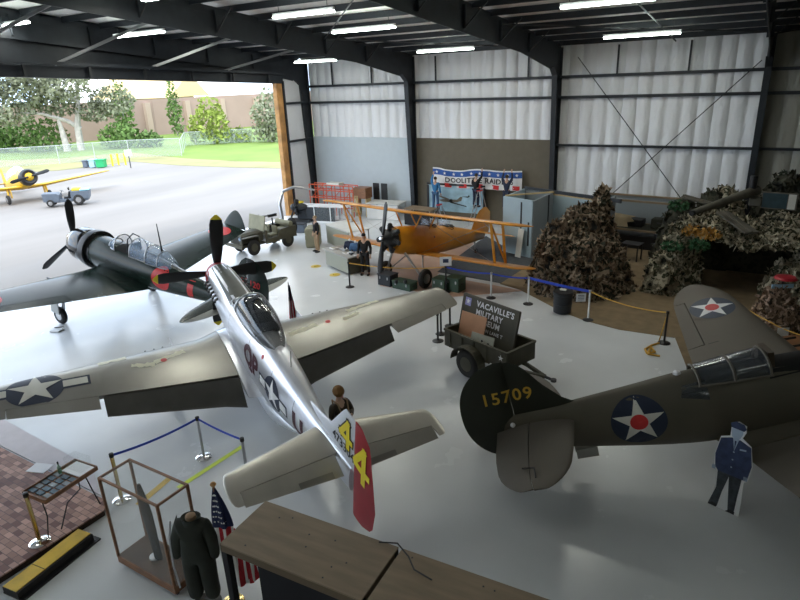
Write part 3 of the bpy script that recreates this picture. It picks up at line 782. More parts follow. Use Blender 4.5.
    for s in (-1, 1): decal('quarter_window', poly2d([(5.36, .20), (5.82, .30), (5.75, .48), (5.36, .50)]), (0, s*.2, 0), (s*-1, 0, 0) if s > 0 else (1, 0, 0), v, [f], 'glass_dark', r, .006) if s < 0 else decal('quarter_window', poly2d([(-5.82, .30), (-5.36, .20), (-5.36, .50), (-5.75, .48)]), (0, .2, 0), u, v, [f], 'glass_dark', r, .006)
    MB().box((4.25, 0, .58), (.1, .4, .4)).box((4.05, 0, .44), (.4, .4, .1)).build('pilot_seat', 'leather', r, False)
    for i in range(6):
        for s in (-1, 1): MB().tube([(1.5+.2*i, s*.42, .16), (1.56+.2*i, s*.52, .16), (1.66+.2*i, s*.55, .16)], .035, 8).build('exhaust_stack', 'dark_metal', r)
    for s in (-1, 1):
        g = gz(pose, 2.4)
        MB().tube([(2.8, s*1.25, -.65), (2.5, s*1.25, g+.35)], .06, 10).build('gear_leg', 'olive', r)
        wheel(r, (2.4, s*1.33, g+.38), .38, .22); MB().lathe([(.02, -.5), (.14, -.3), (.17, .2), (.08, .6), (.01, .75)], (2.9, s*1.25, -.82), (1, 0, 0), 14).build('gear_fairing', 'olive', r)
    g = gz(pose, 7.7); MB().tube([(7.9, 0, -.45), (8.1, 0, gz(pose, 8.1)+.2)], .03, 8).build('tail_gear_leg', 'olive', r); wheel(r, (8.15, 0, gz(pose, 8.15)+.14), .14, .1, name='tail_wheel')
    for s in (-1, 1): MB().box((7.55, s*.11, -.66), (.4, .02, .2)).build('gear_door', 'under_grey', r, False)
    finish(r, pose, 2.4)
olive_fighter()

# ---------------------------------------------------------------- dark green radial fighter
def green_fighter():
    pose = (-21.37, 11.85, 2.41, 180.41, 9.64)
    r = thing('fighter_plane', 'glossy dark green radial fighter with red discs parked half out of the door', 'airplane')
    tab = [(1.75, .54, .55, -.58, 2), (2.6, .54, .56, -.60, 2.1), (3.6, .50, .55, -.60, 2.1), (4.8, .44, .54, -.52, 2.1), (5.8, .35, .46, -.40, 2), (6.8, .25, .38, -.26, 2), (7.8, .15, .32, -.12, 2), (8.7, .06, .28, .02, 2), (9.05, .02, .24, .1, 2)]
    f = fuse(tab, n=36).build('fuselage', 'zero_green', r)
    MB().lathe([(.01, -.08), (.12, -.05), (.24, .10), (.33, .32), (.38, .5)], (0, 0, 0), (1, 0, 0), 28).build('spinner', 'chrome', r)
    for a in (2, 122, 242): rotx_mb(blade(1.5, .28, 32), R(a), (.22, 0, 0)).build('propeller_blade', 'black', r)
    cw = MB().lathe([(.36, .50), (.44, .48), (.53, .56), (.60, .78), (.62, 1.1), (.60, 1.32), (.57, 1.36), (.50, 1.36)], (0, 0, -.01), (1, 0, 0), 36).build('engine_cowl', 'black_gloss', r)
    MB().lathe([(.55, 1.34), (.665, 1.38), (.69, 1.55), (.68, 1.66), (.60, 1.66), (.57, 1.50)], (0, 0, -.01), (1, 0, 0), 36).build('cowl_flaps', 'black', r)
    MB().lathe([(.50, 1.3), (.53, 1.45), (.545, 1.8)], (0, 0, -.01), (1, 0, 0), 30).build('firewall_band', 'steel', r)
    base = [(.3, 1.95, 4.55, -.50, .14), (1.0, 2.05, 4.40, -.45, .14), (5.3, 2.32, 3.52, -.02, .09), (6.0, 2.5, 3.35, .04, .08)]
    pl = tapered_tip(base, 6.0, .05); plt = tapered_tip(base, 6.0, .16)
    for s in (-1, 1):
        w = piece(piece(MB(), pl, wmap(s), .3, 2.6, 0, 1, n=6), pl, wmap(s), 2.58, 5.18, 0, .78, n=8).build('wing', 'zero_green', r)
        piece(MB(), pl, wmap(s), 2.62, 5.16, .79, 1, R(1), n=5).build('aileron', 'zero_green', w)
        # folded tip
        def tipmap(x, q, h, z, s=s):
            d = (q-5.2)*.85; z0 = pl(5.2)[2]; a = R(82); return (x, s*(5.2+d*math.cos(a)-h*math.sin(a)), z0+.02+d*math.sin(a)+h*math.cos(a))
        piece(MB(), plt, tipmap, 5.2, 6.0, 0, 1, n=12, dense=True).build('folded_wing_tip', 'zero_green', w)
        decal('red_disc', disc2d(.44), (2.85, s*4.45, 0), (0, 1, 0), (-1, 0, 0), [w], 'bright_red', w, .006)
        piece(MB(), lambda q: (1.9+q*.4, 4.9-q*.8, -.47, .2), wmap(s), .3, .85, 0, 1, n=4).build('wing_fillet', 'zero_green', r)
        MB().tube([(2.2, s*2.1, -.33), (1.95, s*2.1, -.34)], .03, 8).build('gun_barrel', 'dark_metal', w)
    sb = [(.0, 7.55, 8.70, .30, .10), (2.15, 8.05, 8.5, .32, .08)]; sp = tapered_tip(sb, 2.2, .35)
    for s in (-1, 1):
        hs = piece(MB(), sp, wmap(s), .05, 2.2, 0, .62, n=12, dense=True).build('tailplane', 'zero_green', r)
        piece(MB(), sp, wmap(s), .15, 2.18, .63, 1, R(3), n=10, dense=True).build('elevator', 'zero_grey', hs)
    fb = [(.22, 7.3, 8.6, 0, .06), (.5, 7.85, 8.6, 0, .08), (1.3, 8.2, 8.6, 0, .09), (1.62, 8.42, 8.6, 0, .08), (1.70, 8.55, 8.61, 0, .05)]
    fin = piece(MB(), lambda s: tuple(lin(fb, s)), fmap, .22, 1.70, 0, 1, n=12).build('tail_fin', 'zero_green', r)
    rud = piece(MB(), lambda s: (8.61, 8.64+.82*math.sqrt(max(0, 1-abs((s-.72)/1.0)**2.7)), 0, .1), fmap, -.26, 1.70, 0, 1, n=20).build('rudder', 'zero_green', r)
    u, v = (1, 0, 0), (0, 0, 1)
    decal('red_disc', disc2d(.38), (5.25, -.2, .10), u, v, [f], 'bright_red', r, .006)
    decal('red_band', rect2d(6.35, -.5, 6.58, .6), (0, -.2, 0), u, v, [f], 'bright_red', r, .006)
    decal('tail_number', text2d('61-120', .20, .02), (8.75, -.1, .95), u, v, [fin, rud], 'bright_red', r, .008)
    # long canopy: windscreen, open bay, rear panels
    ct = [(2.5, .22, .56), (2.85, .33, .86), (3.3, .36, .97), (4.3, .35, .98), (5.1, .28, .85), (5.6, .12, .62)]
    glasshouse('windscreen', ct, 2.55, 3.0, lambda x: .45, r, 'glass', (2.62, 2.98), 'steel', 5, True, .018)
    glasshouse('sliding_canopy', ct, 3.75, 4.5, lambda x: .45, r, 'glass', (3.76, 4.49), 'steel', 8, True, .018)
    glasshouse('rear_canopy', ct, 4.5, 5.5, lambda x: .42, r, 'glass', (5.0,), 'steel', 8, True, .016)
    decal('cockpit_opening', poly2d([(2.95, -.30), (4.6, -.30), (4.6, .30), (2.95, .30)]), (0, 0, .4), (1, 0, 0), (0, 1, 0), [f], 'interior_dark', r, .006)
    MB().tube([(3.55, -.28, .5), (3.55, -.22, .95), (3.55, 0, 1.1), (3.55, .22, .95), (3.55, .28, .5)], .02, 8).build('roll_hoop', 'dark_metal', r)
    MB().box((3.62, 0, .6), (.08, .36, .4)).build('pilot_seat', 'dark_metal', r, False)
    MB().tube([(4.95, 0, .8), (4.75, 0, 1.75)], [.03, .012], 8).build('antenna_mast', 'black', r)
    for s in (-1, 1):
        g = gz(pose, 1.9)
        MB().tube([(2.2, s*1.75, -.42), (1.95, s*1.75, g+.3)], .055, 10).build('gear_leg', 'steel', r)
        wheel(r, (1.9, s*1.82, g+.31), .31, .18); MB().box((1.85, s*1.95, -1.2), (.42, .03, 1.0)).build('gear_door', 'zero_grey', r, False)
    g = gz(pose, 7.9); MB().tube([(7.5, 0, -.1), (7.85, 0, g+.15)], .035, 8).build('tail_gear_leg', 'steel', r); wheel(r, (7.9, 0, g+.13), .13, .08, name='tail_wheel')
    finish(r, pose, 1.9)
green_fighter()

# ---------------------------------------------------------------- yellow biplane
def biplane():
    pose = (-11.54, 17.44, 2.02, 261.51, 12.19)
    r = thing('biplane', 'orange-yellow biplane trainer with exposed radial engine and fabric wings', 'airplane')
    tab = [(.55, .42, .42, -.52, 2.1), (1.2, .44, .46, -.60, 2.3), (2.4, .42, .50, -.62, 2.4), (3.6, .38, .50, -.58, 2.3), (4.8, .27, .44, -.42, 2.2), (5.9, .16, .36, -.22, 2.1), (6.9, .06, .30, -.04, 2)]
    f = fuse(tab, n=34).build('fuselage', 'yellow_air', r)
    MB().lathe([(.01, -.06), (.09, -.02), (.13, .12), (.2, .2), (.3, .32), (.34, .56)], (0, 0, 0), (1, 0, 0), 20).build('engine_crankcase', 'black', r)
    for k in range(7):
        cyl = MB(); a = 2*PI*k/7+PI/2; d = V((0, math.cos(a), math.sin(a)))
        cyl.lathe([(.085, .18)]+[(q, .20+.028*i) for i in range(11) for q in ((.105, ) if i % 2 else (.082, ))]+[(.09, .52), (.05, .56)], V((.36, 0, 0)), d, 12)
        cyl.build('engine_cylinder', 'dark_metal', r)
        MB().tube([V((.36, 0, 0))+d*.5, V((.5, 0, 0))+d*.44, V((.62, 0, 0))+d*.36], .03, 6).build('exhaust_pipe', 'dark_metal', r)
    for a in (0, 180): rotx_mb(blade(1.3, .22, 22), R(a), (.03, 0, 0)).build('propeller_blade', 'black', r)
    MB().lathe([(.06, -.12), (.08, .1)], (0, 0, 0), (1, 0, 0), 12).build('propeller_hub', 'chrome', r)
    up_ = tapered_tip([(0, 1.05, 2.55, .96, .09), (4.8, 1.15, 2.60, 1.00, .09)], 4.8, .12)
    lo_ = tapered_tip([(0, 1.75, 3.2, -.56, .09), (4.75, 1.85, 3.25, -.46, .09)], 4.75, .13)
    mb = MB(); piece(mb, up_, wmap(1), 0, 4.8, 0, 1, n=20, dense=True); piece(mb, up_, wmap(-1), 0, 4.8, 0, 1, n=20, dense=True)
    uw = mb.build('upper_wing', 'yellow_air', r)
    for s in (-1, 1):
        lw = piece(MB(), lo_, wmap(s), .2, 4.75, 0, 1, n=20, dense=True).build('lower_wing', 'yellow_air', r)
        for x in (1.35, 2.25): MB().tube([(x+.1, s*.32, .42), (x, s*.62, .95)], .028, 8).build('cabane_strut', 'yellow_air', r)
        for (a, b) in ((1.45, 2.15), (2.25, 2.9)): MB().bar((b, s*3.45, -.45), (a, s*3.5, .95), .09, .035).build('interplane_strut', 'yellow_air', r)
        MB().bar((2.9, s*3.45, -.45), (1.45, s*3.5, .95), .06, .03).build('interplane_strut', 'yellow_air', r)
        wr = MB()
        for a, b in (((1.9, s*.4, -.5), (1.5, s*3.5, .95)), ((1.35, s*.5, .9), (2.1, s*3.45, -.45))): wr.tube([a, b], .007, 4)
        wr.build('bracing_wire', 'steel', r)
        g = gz(pose, 1.5)
        MB().tube([(1.0, s*.30, -.5), (1.5, s*.88, g+.34)], .045, 8).build('gear_leg', 'steel', r)
        MB().tube([(2.1, s*.30, -.55), (1.5, s*.88, g+.34)], .028, 8).build('gear_leg', 'steel', r)
        wheel(r, (1.5, s*.98, g+.37), .37, .2)
        hs = piece(MB(), tapered_tip([(0, 5.85, 7.0, .28, .06), (1.7, 6.15, 6.9, .28, .06)], 1.75, .35), wmap(s), .03, 1.75, 0, 1, n=14, dense=True).build('tailplane', 'yellow_air', r)
        MB().tube([(6.4, s*.9, .28), (6.5, s*.05, .75)], .012, 6).build('tail_brace', 'steel', r)
    fin = piece(MB(), lambda q: (5.8+.55*(max(q-.3,0)/1.0)**1.3, 6.95+.32*math.sqrt(max(0, 1-abs((q-.62)/.78)**2.2)), 0, .05) if q < 1.2 else (6.30+(q-1.2)*2.2, 7.12-(q-1.2)*1.6, 0, .05), fmap, .22, 1.36, 0, 1, n=20).build('tail_fin', 'yellow_air', r)
    for x in (2.75, 3.95):
        decal('cockpit_opening', disc2d(.34, 24, .25), (x, 0, .5), (1, 0, 0), (0, 1, 0), [f], 'interior_dark', r, .006)
        MB().tube([(x+.34*math.cos(t), .26*math.sin(t), .50+.0*t) for t in [2*PI*k/20 for k in range(21)]], .025, 6, False).build('cockpit_coaming', 'leather', r)
        MB().rings([[(x-.28+.12*abs(math.cos(t))*0+.10*(1-math.sin(t)), .26*math.cos(t), .48+g_) for t in [PI*k/8 for k in range(9)]] for g_ in (0, .26)], cap=False, closed=False).build('windscreen', 'glass', r)
        MB().box((x+.15, 0, .42), (.08, .3, .3)).build('cockpit_seat', 'leather', r, False)
    decal('step_mark', disc2d(.04, 12), (2.6, -.2, .1), (1, 0, 0), (0, 0, 1), [f], 'mark_black', r, .005)
    g = gz(pose, 6.4); MB().tube([(6.2, 0, -.15), (6.38, 0, g+.12)], .03, 8).build('tail_gear_leg', 'steel', r); wheel(r, (6.4, 0, g+.11), .11, .08, name='tail_wheel')
    finish(r, pose, 1.5)
biplane()

# ---------------------------------------------------------------- yellow trainer outside
def trainer():
    pose = (-44.6, 22.9, 1.95, -14.0, 11.0)
    r = thing('trainer_plane', 'bright yellow low wing trainer parked outside on the concrete apron', 'airplane')
    tab = [(.9, .55, .55, -.6, 2), (1.6, .54, .60, -.66, 2.1), (2.8, .50, .62, -.66, 2.2), (4.5, .42, .58, -.5, 2.1), (6.5, .24, .46, -.24, 2), (8.4, .06, .34, .05, 2)]
    f = fuse(tab, n=26).build('fuselage', 'yellow_bright', r)
    MB().lathe([(.34, .22), (.46, .16), (.56, .3), (.58, .6), (.57, .95), (.5, .95)], (0, 0, 0), (1, 0, 0), 26).build('engine_cowl', 'black', r)
    MB().lathe([(.05, -.05), (.22, .05), (.32, .3)], (0, 0, 0), (1, 0, 0), 18).build('gear_case', 'yellow_bright', r)
    for a in (78, 258): rotx_mb(blade(1.35, .24, 26), R(a), (0, 0, 0)).build('propeller_blade', 'black', r)
    pl = tapered_tip([(.3, 1.5, 3.8, -.55, .14), (1.3, 1.55, 3.7, -.52, .14), (6.3, 2.5, 3.6, -.05, .10)], 6.4, .07)
    for s in (-1, 1):
        piece(MB(), pl, wmap(s), .3, 6.4, 0, 1, n=18, dense=True).build('wing', 'yellow_bright', r)
        piece(MB(), tapered_tip([(0, 7.2, 8.4, .3, .08), (1.9, 7.6, 8.3, .3, .08)], 2, .3), wmap(s), .03, 2, 0, 1, n=10, dense=True).build('tailplane', 'yellow_bright', r)
        g = gz(pose, 1.75); MB().tube([(1.9, s*1.25, -.5), (1.75, s*1.28, g+.33)], .07, 8).build('gear_leg', 'yellow_bright', r); wheel(r, (1.75, s*1.36, g+.34), .34, .22)
        MB().box((1.8, s*1.1, g+.72), (.5, .03, .6)).build('gear_door', 'yellow_bright', r, False)
    piece(MB(), lambda q: (7.3+.5*(q-.2), 8.6-.1*q, 0, .07), fmap, .2, 1.5, 0, 1, n=8).build('tail_fin', 'yellow_bright', r)
    ct = [(2.2, .3, .62), (2.6, .38, 1.0), (3.6, .40, 1.08), (5.0, .36, 1.0), (5.8, .22, .66)]
    glasshouse('greenhouse_canopy', ct, 2.3, 5.7, lambda x: .5, r, 'glass', (2.4, 3.0, 3.6, 4.2, 4.8, 5.4), 'white', 12, True, .02)
    g = gz(pose, 7.6); wheel(r, (7.6, 0, g+.16), .16, .1, name='tail_wheel'); MB().tube([(7.4, 0, -.1), (7.6, 0, g+.16)], .03, 6).build('tail_gear_leg', 'steel', r)
    finish(r, pose, 1.75)
trainer()
# ================================================================ PEOPLE AND MANNEQUINS
def limb_pts(h, arms, lean=0.0):
    """joints of a standing figure facing +x, scaled to height h"""
    k = h/1.75
    J = dict(pel=(0, 0, .96), wai=(0, 0, 1.10), che=(.01, 0, 1.30), nb=(0, 0, 1.47), nk=(.01, 0, 1.54), hd=(.03, 0, 1.62), ht=(.03, 0, 1.70))
    for s, t in ((-1, 'r'), (1, 'l')):
        J['hip'+t] = (0, s*.10, .90); J['kn'+t] = (.03, s*.12, .50); J['an'+t] = (-.01, s*.13, .09); J['to'+t] = (.17, s*.15, .035)
        J['sh'+t] = (0, s*.19, 1.42); mode = arms[0] if s < 0 else arms[1]
        if mode == 'down': J['el'+t] = (-.02, s*.26, 1.14); J['wr'+t] = (.07, s*.27, .89); J['pa'+t] = (.10, s*.27, .81)
        elif mode == 'up': J['el'+t] = (.14, s*.25, 1.60); J['wr'+t] = (.24, s*.20, 1.84); J['pa'+t] = (.27, s*.19, 1.92)
        elif mode == 'fore': J['el'+t] = (.06, s*.27, 1.17); J['wr'+t] = (.30, s*.22, 1.22); J['pa'+t] = (.38, s*.20, 1.24)
        elif mode == 'chest': J['el'+t] = (.05, s*.28, 1.16); J['wr'+t] = (.23, s*.10, 1.20); J['pa'+t] = (.25, s*.03, 1.21)
    return {a: V(b)*k+V((lean*b[2], 0, 0)) for a, b in J.items()}, k
def figure(name, label, cat, loc, rz, h, arms=('down', 'down'), top='shirt_blue', legs='jeans', hairm='hair', skinm='skin', hat=None, lean=0.0, group=None, shoes='black', z=0):
    r = thing(name, label, cat, (loc[0], loc[1], z), rz, group); J, k = limb_pts(h, arms, lean)
    n = ['pel', 'wai', 'che', 'nb', 'nk', 'hd', 'ht', 'shr', 'elr', 'wrr', 'par', 'shl', 'ell', 'wrl', 'pal', 'hipr', 'knr', 'anr', 'tor', 'hipl', 'knl', 'anl', 'tol']
    rad = [(.13, .10), (.12, .09), (.14, .10), .07, .052, .075, .085, .06, .042, .030, .036, .06, .042, .030, .036, .085, .058, .042, .035, .085, .058, .042, .035]
    ix = {a: i for i, a in enumerate(n)}; E_ = ['pel wai', 'wai che', 'che nb', 'nb nk', 'nk hd', 'hd ht', 'che shr', 'shr elr', 'elr wrr', 'wrr par', 'che shl', 'shl ell', 'ell wrl', 'wrl pal', 'pel hipr', 'hipr knr', 'knr anr', 'anr tor', 'pel hipl', 'hipl knl', 'knl anl', 'anl tol']
    ed = [tuple(ix[q] for q in e.split()) for e in E_]
    sc = lambda q, f=1: (q[0]*k*f, q[1]*k*f) if isinstance(q, tuple) else q*k*f
    body = skin('body', [J[a] for a in n], ed, [sc(q) for q in rad], skinm, r)
    # fingers, nose and ears grown into the same body mesh
    ex = MB()
    for t, s in (('r', -1), ('l', 1)):
        p = J['pa'+t]; d = (J['pa'+t]-J['wr'+t]).normalized(); w = d.cross(V((1, 0, 0))) if abs(d.x) < .8 else d.cross(V((0, 0, 1))); w.normalize(); nn = w.cross(d)
        for i, L in enumerate((.075, .085, .08, .065)):
            o = p+w*(i-1.5)*.019*k; ex.tube([o, o+d*L*.5*k+nn*.004, o+d*L*k-nn*.015*k], [.010*k, .009*k, .007*k], 6)
        o = J['wr'+t].lerp(p, .6); ex.tube([o, o+w*.04*k*1+d*.02*k, o+w*.05*k+d*.055*k], [.012*k, .010*k, .008*k], 6)
    hc = J['hd']+V((0, 0, .03*k))
    ex.ell(hc+V((.095*k, 0, -.015*k)), (.02*k, .014*k, .022*k), 8, 6)
    for s in (-1, 1): ex.ell(hc+V((.0, s*.082*k, 0)), (.016*k, .01*k, .028*k), 8, 6)
    bm = bmesh.new(); bm.from_mesh(body.data); tmp = bpy.data.meshes.new('x'); tmp.from_pydata([tuple(p) for p in ex.v], [], ex.f); bm.from_mesh(tmp); bmesh.ops.recalc_face_normals(bm, faces=bm.faces); bm.to_mesh(body.data); bm.free(); bpy.data.meshes.remove(tmp)
    for p in body.data.polygons: p.use_smooth = True
    e = MB()
    for s in (-1, 1): e.ell(hc+V((.080*k, s*.032*k, .015*k)), (.008*k, .012*k, .007*k), 8, 6)
    e.build('eyes', 'black', r); MB().box(hc+V((.083*k, 0, -.052*k)), (.012*k, .04*k, .008*k)).build('mouth', 'red', r)
    MB().ell(hc+V((-.018*k, 0, .028*k)), (.093*k, .088*k, .088*k), 16, 10).build('hair', hairm, r)
    def cloth(nm, keys, es, rr, m):
        ii = {a: i for i, a in enumerate(keys)}
        return skin(nm, [J[a] for a in keys], [tuple(ii[q] for q in e_.split()) for e_ in es], [sc(q) for q in rr], m, r)
    cloth('jacket' if top not in ('shirt_blue',) else 'shirt', ['wai', 'pel', 'che', 'nb', 'shr', 'elr', 'wrr', 'shl', 'ell', 'wrl'], ['wai pel', 'wai che', 'che nb', 'che shr', 'shr elr', 'elr wrr', 'che shl', 'shl ell', 'ell wrl'], [(.145, .115), (.16, .125), (.16, .125), .085, .082, .058, .044, .082, .058, .044], top)
    cloth('trousers', ['pel', 'hipr', 'knr', 'anr', 'hipl', 'knl', 'anl'], ['pel hipr', 'hipr knr', 'knr anr', 'pel hipl', 'hipl knl', 'knl anl'], [(.14, .11), .105, .078, .062, .105, .078, .062], legs)
    for t in 'rl':
        a, b = J['an'+t], J['to'+t]; MB().ell((a+b)/2+V((.0, 0, -.008)), (.145*k, .055*k, .05*k), 12, 8).build('shoe', shoes, r)
    if hat:
        hb = MB(); hb.lathe([(.085*k, 0), (.095*k, .03*k), (.13*k, .06*k), (.12*k, .085*k), (.02*k, .10*k)], hc+V((-.01, 0, .035*k)), (.1, 0, 1), 18); hb.build('cap', hat, r)
        MB().ell(hc+V((.10*k, 0, .040*k)), (.05*k, .06*k, .008*k), 12, 6).build('cap_peak', 'black', r)
    return r
def face(fr, to): return math.atan2(to[1]-fr[1], to[0]-fr[0])

# ---- banner, mural, crew and ladders at the back wall
YB_ = YW-.45
b0, b1 = WY(433, 180, YB_), WY(522, 181, YB_)
bx0, bx1 = b0.x, b1.x; zt, zb = 2.82, 1.80
nb = 40
def bpt(u, v): # u along, v up 0..1
    x = bx0+(bx1-bx0)*u; sag = -.13*math.sin(PI*min(1, u/.55))**2*(1 if u < .55 else 0)-.05*math.sin(PI*max(0, (u-.55)/.45)); fold = .035*math.sin(u*31)+.02*math.sin(u*57+v*3)
    return V((x, YB_+fold, zb+(zt-zb)*v+sag*(.3+.7*v)))
bn = thing('banner', 'red white and blue patriotic cloth banner being hung high on the olive wall', 'banner', (bx0, YB_, zb))
def bmesh_cloth(v0, v1, off, m, nm, par, u0=0, u1=1, nv=4):
    mb = MB(); mb.rings([[bpt(u0+(u1-u0)*i/nb, v0+(v1-v0)*j/nv)+V((0, -off, 0))-V((bx0, YB_, zb)) for i in range(nb+1)] for j in range(nv+1)], cap=False, closed=False); return mb.build(nm, m, par)
base_ = bmesh_cloth(0, 1, 0, 'white', 'cloth', bn)
mat('banner_blue', (.03, .10, .36), .7)
bl_ = bmesh_cloth(.63, .93, .006, 'banner_blue', 'blue_band', base_)
for u0, u1 in ((.14, .22), (.31, .40), (.50, .58), (.68, .76), (.90, .98)): bmesh_cloth(.02, .24, .008, 'bright_red', 'red_block', base_, u0, u1)
for i in range(10):
    p = bpt(.05+.1*i, .78)-V((bx0, YB_, zb)); flat('white_star', star2d(.10), p+V((0, -.035, 0)), (1, 0, 0), (0, 0, 1), 'white', base_)
def banner_text(t, h, v, x0, m='mark_black'):
    vs, fs = text2d(t, h, .025, space=1.1); o = []
    for x, y in vs:
        u = x0+x/(bx1-bx0); p = bpt(u, v+y/(zt-zb))-V((bx0, YB_, zb)); o.append(p+V((0, -.03, 0)))
    me = bpy.data.meshes.new('lettering'); me.from_pydata([tuple(q) for q in o], [], fs); me.materials.append(MT[m]); ob = bpy.data.objects.new('lettering', me); C.objects.link(ob); ob.parent = base_
banner_text('DOOLITTLE RAIDERS', .27, .42, .53)
banner_text('WELCOME   HOME', .06, .57, .55)
def mural():
    a, b = WY(428, 190, YW-.35), WY(486, 190, YW-.35); w = b.x-a.x-.1; r = thing('mural', 'large framed sky mural of a bomber leaning on the olive wall below the banner', 'picture', (a.x+.05, YW-.4, 0))
    h = 1.85
    MB().box((w/2, 0, h/2+.05), (w, .06, h)).build('canvas', 'mural_sky', r, False)
    fr = MB().box((w/2, -.02, .05), (w+.1, .12, .1)).box((w/2, -.02, h+.08), (w+.1, .12, .1)).box((0, -.02, h/2), (.1, .12, h)).box((w, -.02, h/2), (.1, .12, h)); fr.build('frame', 'black', r, False)
    ln = lambda pts: poly2d(pts)
    for sh, m in ((ln([(-.75, 0), (-.5, .07), (.35, .08), (.55, .25), (.68, .25), (.62, .03), (.3, -.07), (-.5, -.08)]), 'wall_olive'), (ln([(-.35, .02), (.9, -.22), (.95, -.28), (.0, -.12)]), 'olive_dark'), (ln([(-.3, .05), (-.9, .25), (-.86, .3), (-.1, .1)]), 'wall_olive'), (disc2d(.10), 'black')):
        flat('painted_plane', sh, (w*.42, -.035, 1.05), (1, 0, 0), (0, 0, 1), m, r)
    flat('painted_plane', ln([(-.2, 0), (.2, .03), (.25, .12), (.3, .02), (.2, -.04)]), (w*.66, -.035, 1.32), (1, 0, 0), (0, 0, 1), 'olive_dark', r)
    flat('painted_sea', rect2d(.05, .1, w-.05, .45), (0, -.033, 0), (1, 0, 0), (0, 0, 1), 'wall_olive', r, .001)
mat('mural_sky', (.30, .46, .55), .6, var=.25, scale=1.5)
mural()
def ladder(label, loc, rz, h, spread=.9):
    r = thing('step_ladder', label, 'ladder', (loc[0], loc[1], 0), rz, 'silver step ladders at the olive wall')
    for s in (-1, 1):
        MB().bar((-spread/2, s*.26, 0), (0, s*.17, h), .07, .03).build('rail', 'steel', r, False)
        MB().bar((spread/2, s*.26, 0), (.06, s*.17, h), .05, .03).build('rear_rail', 'steel', r, False)
    n = int(h/.3)
    for i in range(1, n+1):
        t = i*.3/h; MB().box((-spread/2*(1-t), 0, i*.3), (.09, .5-.16*t, .025)).build('step', 'steel', r, False)
    MB().box((.02, 0, h+.01), (.2, .38, .04)).build('top_cap', 'bright_red', r, False)
    return r
pm = WY(480, 190, YW-.85); ladder('tall silver step ladder in front of the mural, under the man in black', (pm.x+.02, YW-.95), 0, 1.8, 1.0)
figure('person', 'man in black shirt on the tall ladder reaching up to the middle of the banner', 'person', (pm.x-.17, YW-.98), R(80), 1.75, ('up', 'fore'), 'cloth_black', 'cloth_navy', z=.915)
pl_ = WY(437, 190, YW-.9); ladder('short silver step ladder under the man in the blue shirt', (pl_.x+.12, YW-.95), 0, .9, .7)
figure('person', 'man in bright blue shirt and jeans at the left end of the banner, arm raised', 'person', (pl_.x-.06, YW-.98), R(95), 1.78, ('down', 'up'), 'shirt_blue', 'jeans', z=.615)
pr_ = WY(509, 190, YW-.9); ladder('silver step ladder behind the blue booth, under the man in navy', (pr_.x+.15, YW-.95), 0, 1.2, .8)
figure('person', 'man in navy shirt at the right end of the banner behind the blue booth', 'person', (pr_.x-.10, YW-.98), R(100), 1.75, ('up', 'up'), 'cloth_navy', 'cloth_navy', z=.915)

# ---- blue booth of flat panels with timber rails
A, B = G(503, 251), G(531, 258); Cc, D = G(550, 246), G(585, 232)
bo = thing('partition_booth', 'pale blue flat-panel booth with timber top rails and an open roof', 'booth', (A.x, A.y, 0)); o_ = V((A.x, A.y, 0))
def panel(nm, p, q, z0, z1, m, t=.08, par=bo): return MB().bar((p-o_)+V((0, 0, (z0+z1)/2)), (q-o_)+V((0, 0, (z0+z1)/2)), t, z1-z0).build(nm, m, par, False)
hB = 2.42
C2 = B+(Cc-B).normalized()*2.2; A2 = A+(C2-B)
D2 = C2+(B-A).normalized()*2.6
p1 = panel('panel', A, B, 0, hB, 'partition_blue'); panel('panel', B, C2, 0, hB, 'partition_grey'); panel('panel', A, A2, 0, hB, 'partition_blue')
panel('panel', C2+V((.05, 0, 0)), D2, 0, hB-.1, 'partition_blue'); panel('panel', A2, C2, 0, hB, 'partition_grey'); panel('panel', D2, D2+(C2-B)*.7, 0, hB-.1, 'partition_grey')
q = B.lerp(A, .36); panel('door_slot', q+V((.02, -.05, 0)), q.lerp(A, .08)+V((.02, -.05, 0)), .9, hB-.1, 'paint_dark', .02)
q = B.lerp(A, .10); panel('door_slot', q+V((.02, -.05, 0)), q.lerp(A, .06)+V((.02, -.05, 0)), .5, hB-.9, 'paint_dark', .02)
q = B.lerp(C2, .72); panel('corner_post', q+V((.05, -.0, 0)), q.lerp(C2, .06)+V((.05, 0, 0)), 0, hB, 'paint_dark', .06)
panel('timber_rail', A+V((.02, .1, 0)), C2+V((.1, 0, 0)), hB, hB+.06, 'timber'); panel('timber_rail', C2, D2, hB-.1, hB-.03, 'timber'); panel('timber_rail', A, B, hB, hB+.03, 'partition_blue')
panel('rear_rail', A2, A2+(D2-C2)*1.9, hB-.05, hB+.10, 'paint_dark')
m_ = B.lerp(A, .30)+V((-.1, -.35, 0)); wp_ = thing('board', 'narrow white board leaning on the blue booth', 'board', (m_.x, m_.y, 0), math.atan2((B-A).y, (B-A).x)); MB().box((0, .12, .62), (.30, .03, 1.22), 0, M.Rotation(R(-9), 4, 'X')).build('panel', 'off_white', wp_, False)

# ---- generic furniture
def table(nm, label, c, rz, w, d, h, mt, ml='steel', cat='table', group=None, skirt=None):
    r = thing(nm, label, cat, (c[0], c[1], 0), rz, group)
    MB().box((0, 0, h-.02), (w, d, .04)).build('table_top', mt, r, False, .008)
    for sx in (-1, 1):
        for sy in (-1, 1): MB().box((sx*(w/2-.06), sy*(d/2-.06), (h-.04)/2), (.045, .045, h-.04)).build('leg', ml, r, False)
    if skirt: MB().box((0, -d/2+.03, h/2-.02), (w-.1, .02, h-.1)).build('modesty_panel', skirt, r, False)
    return r
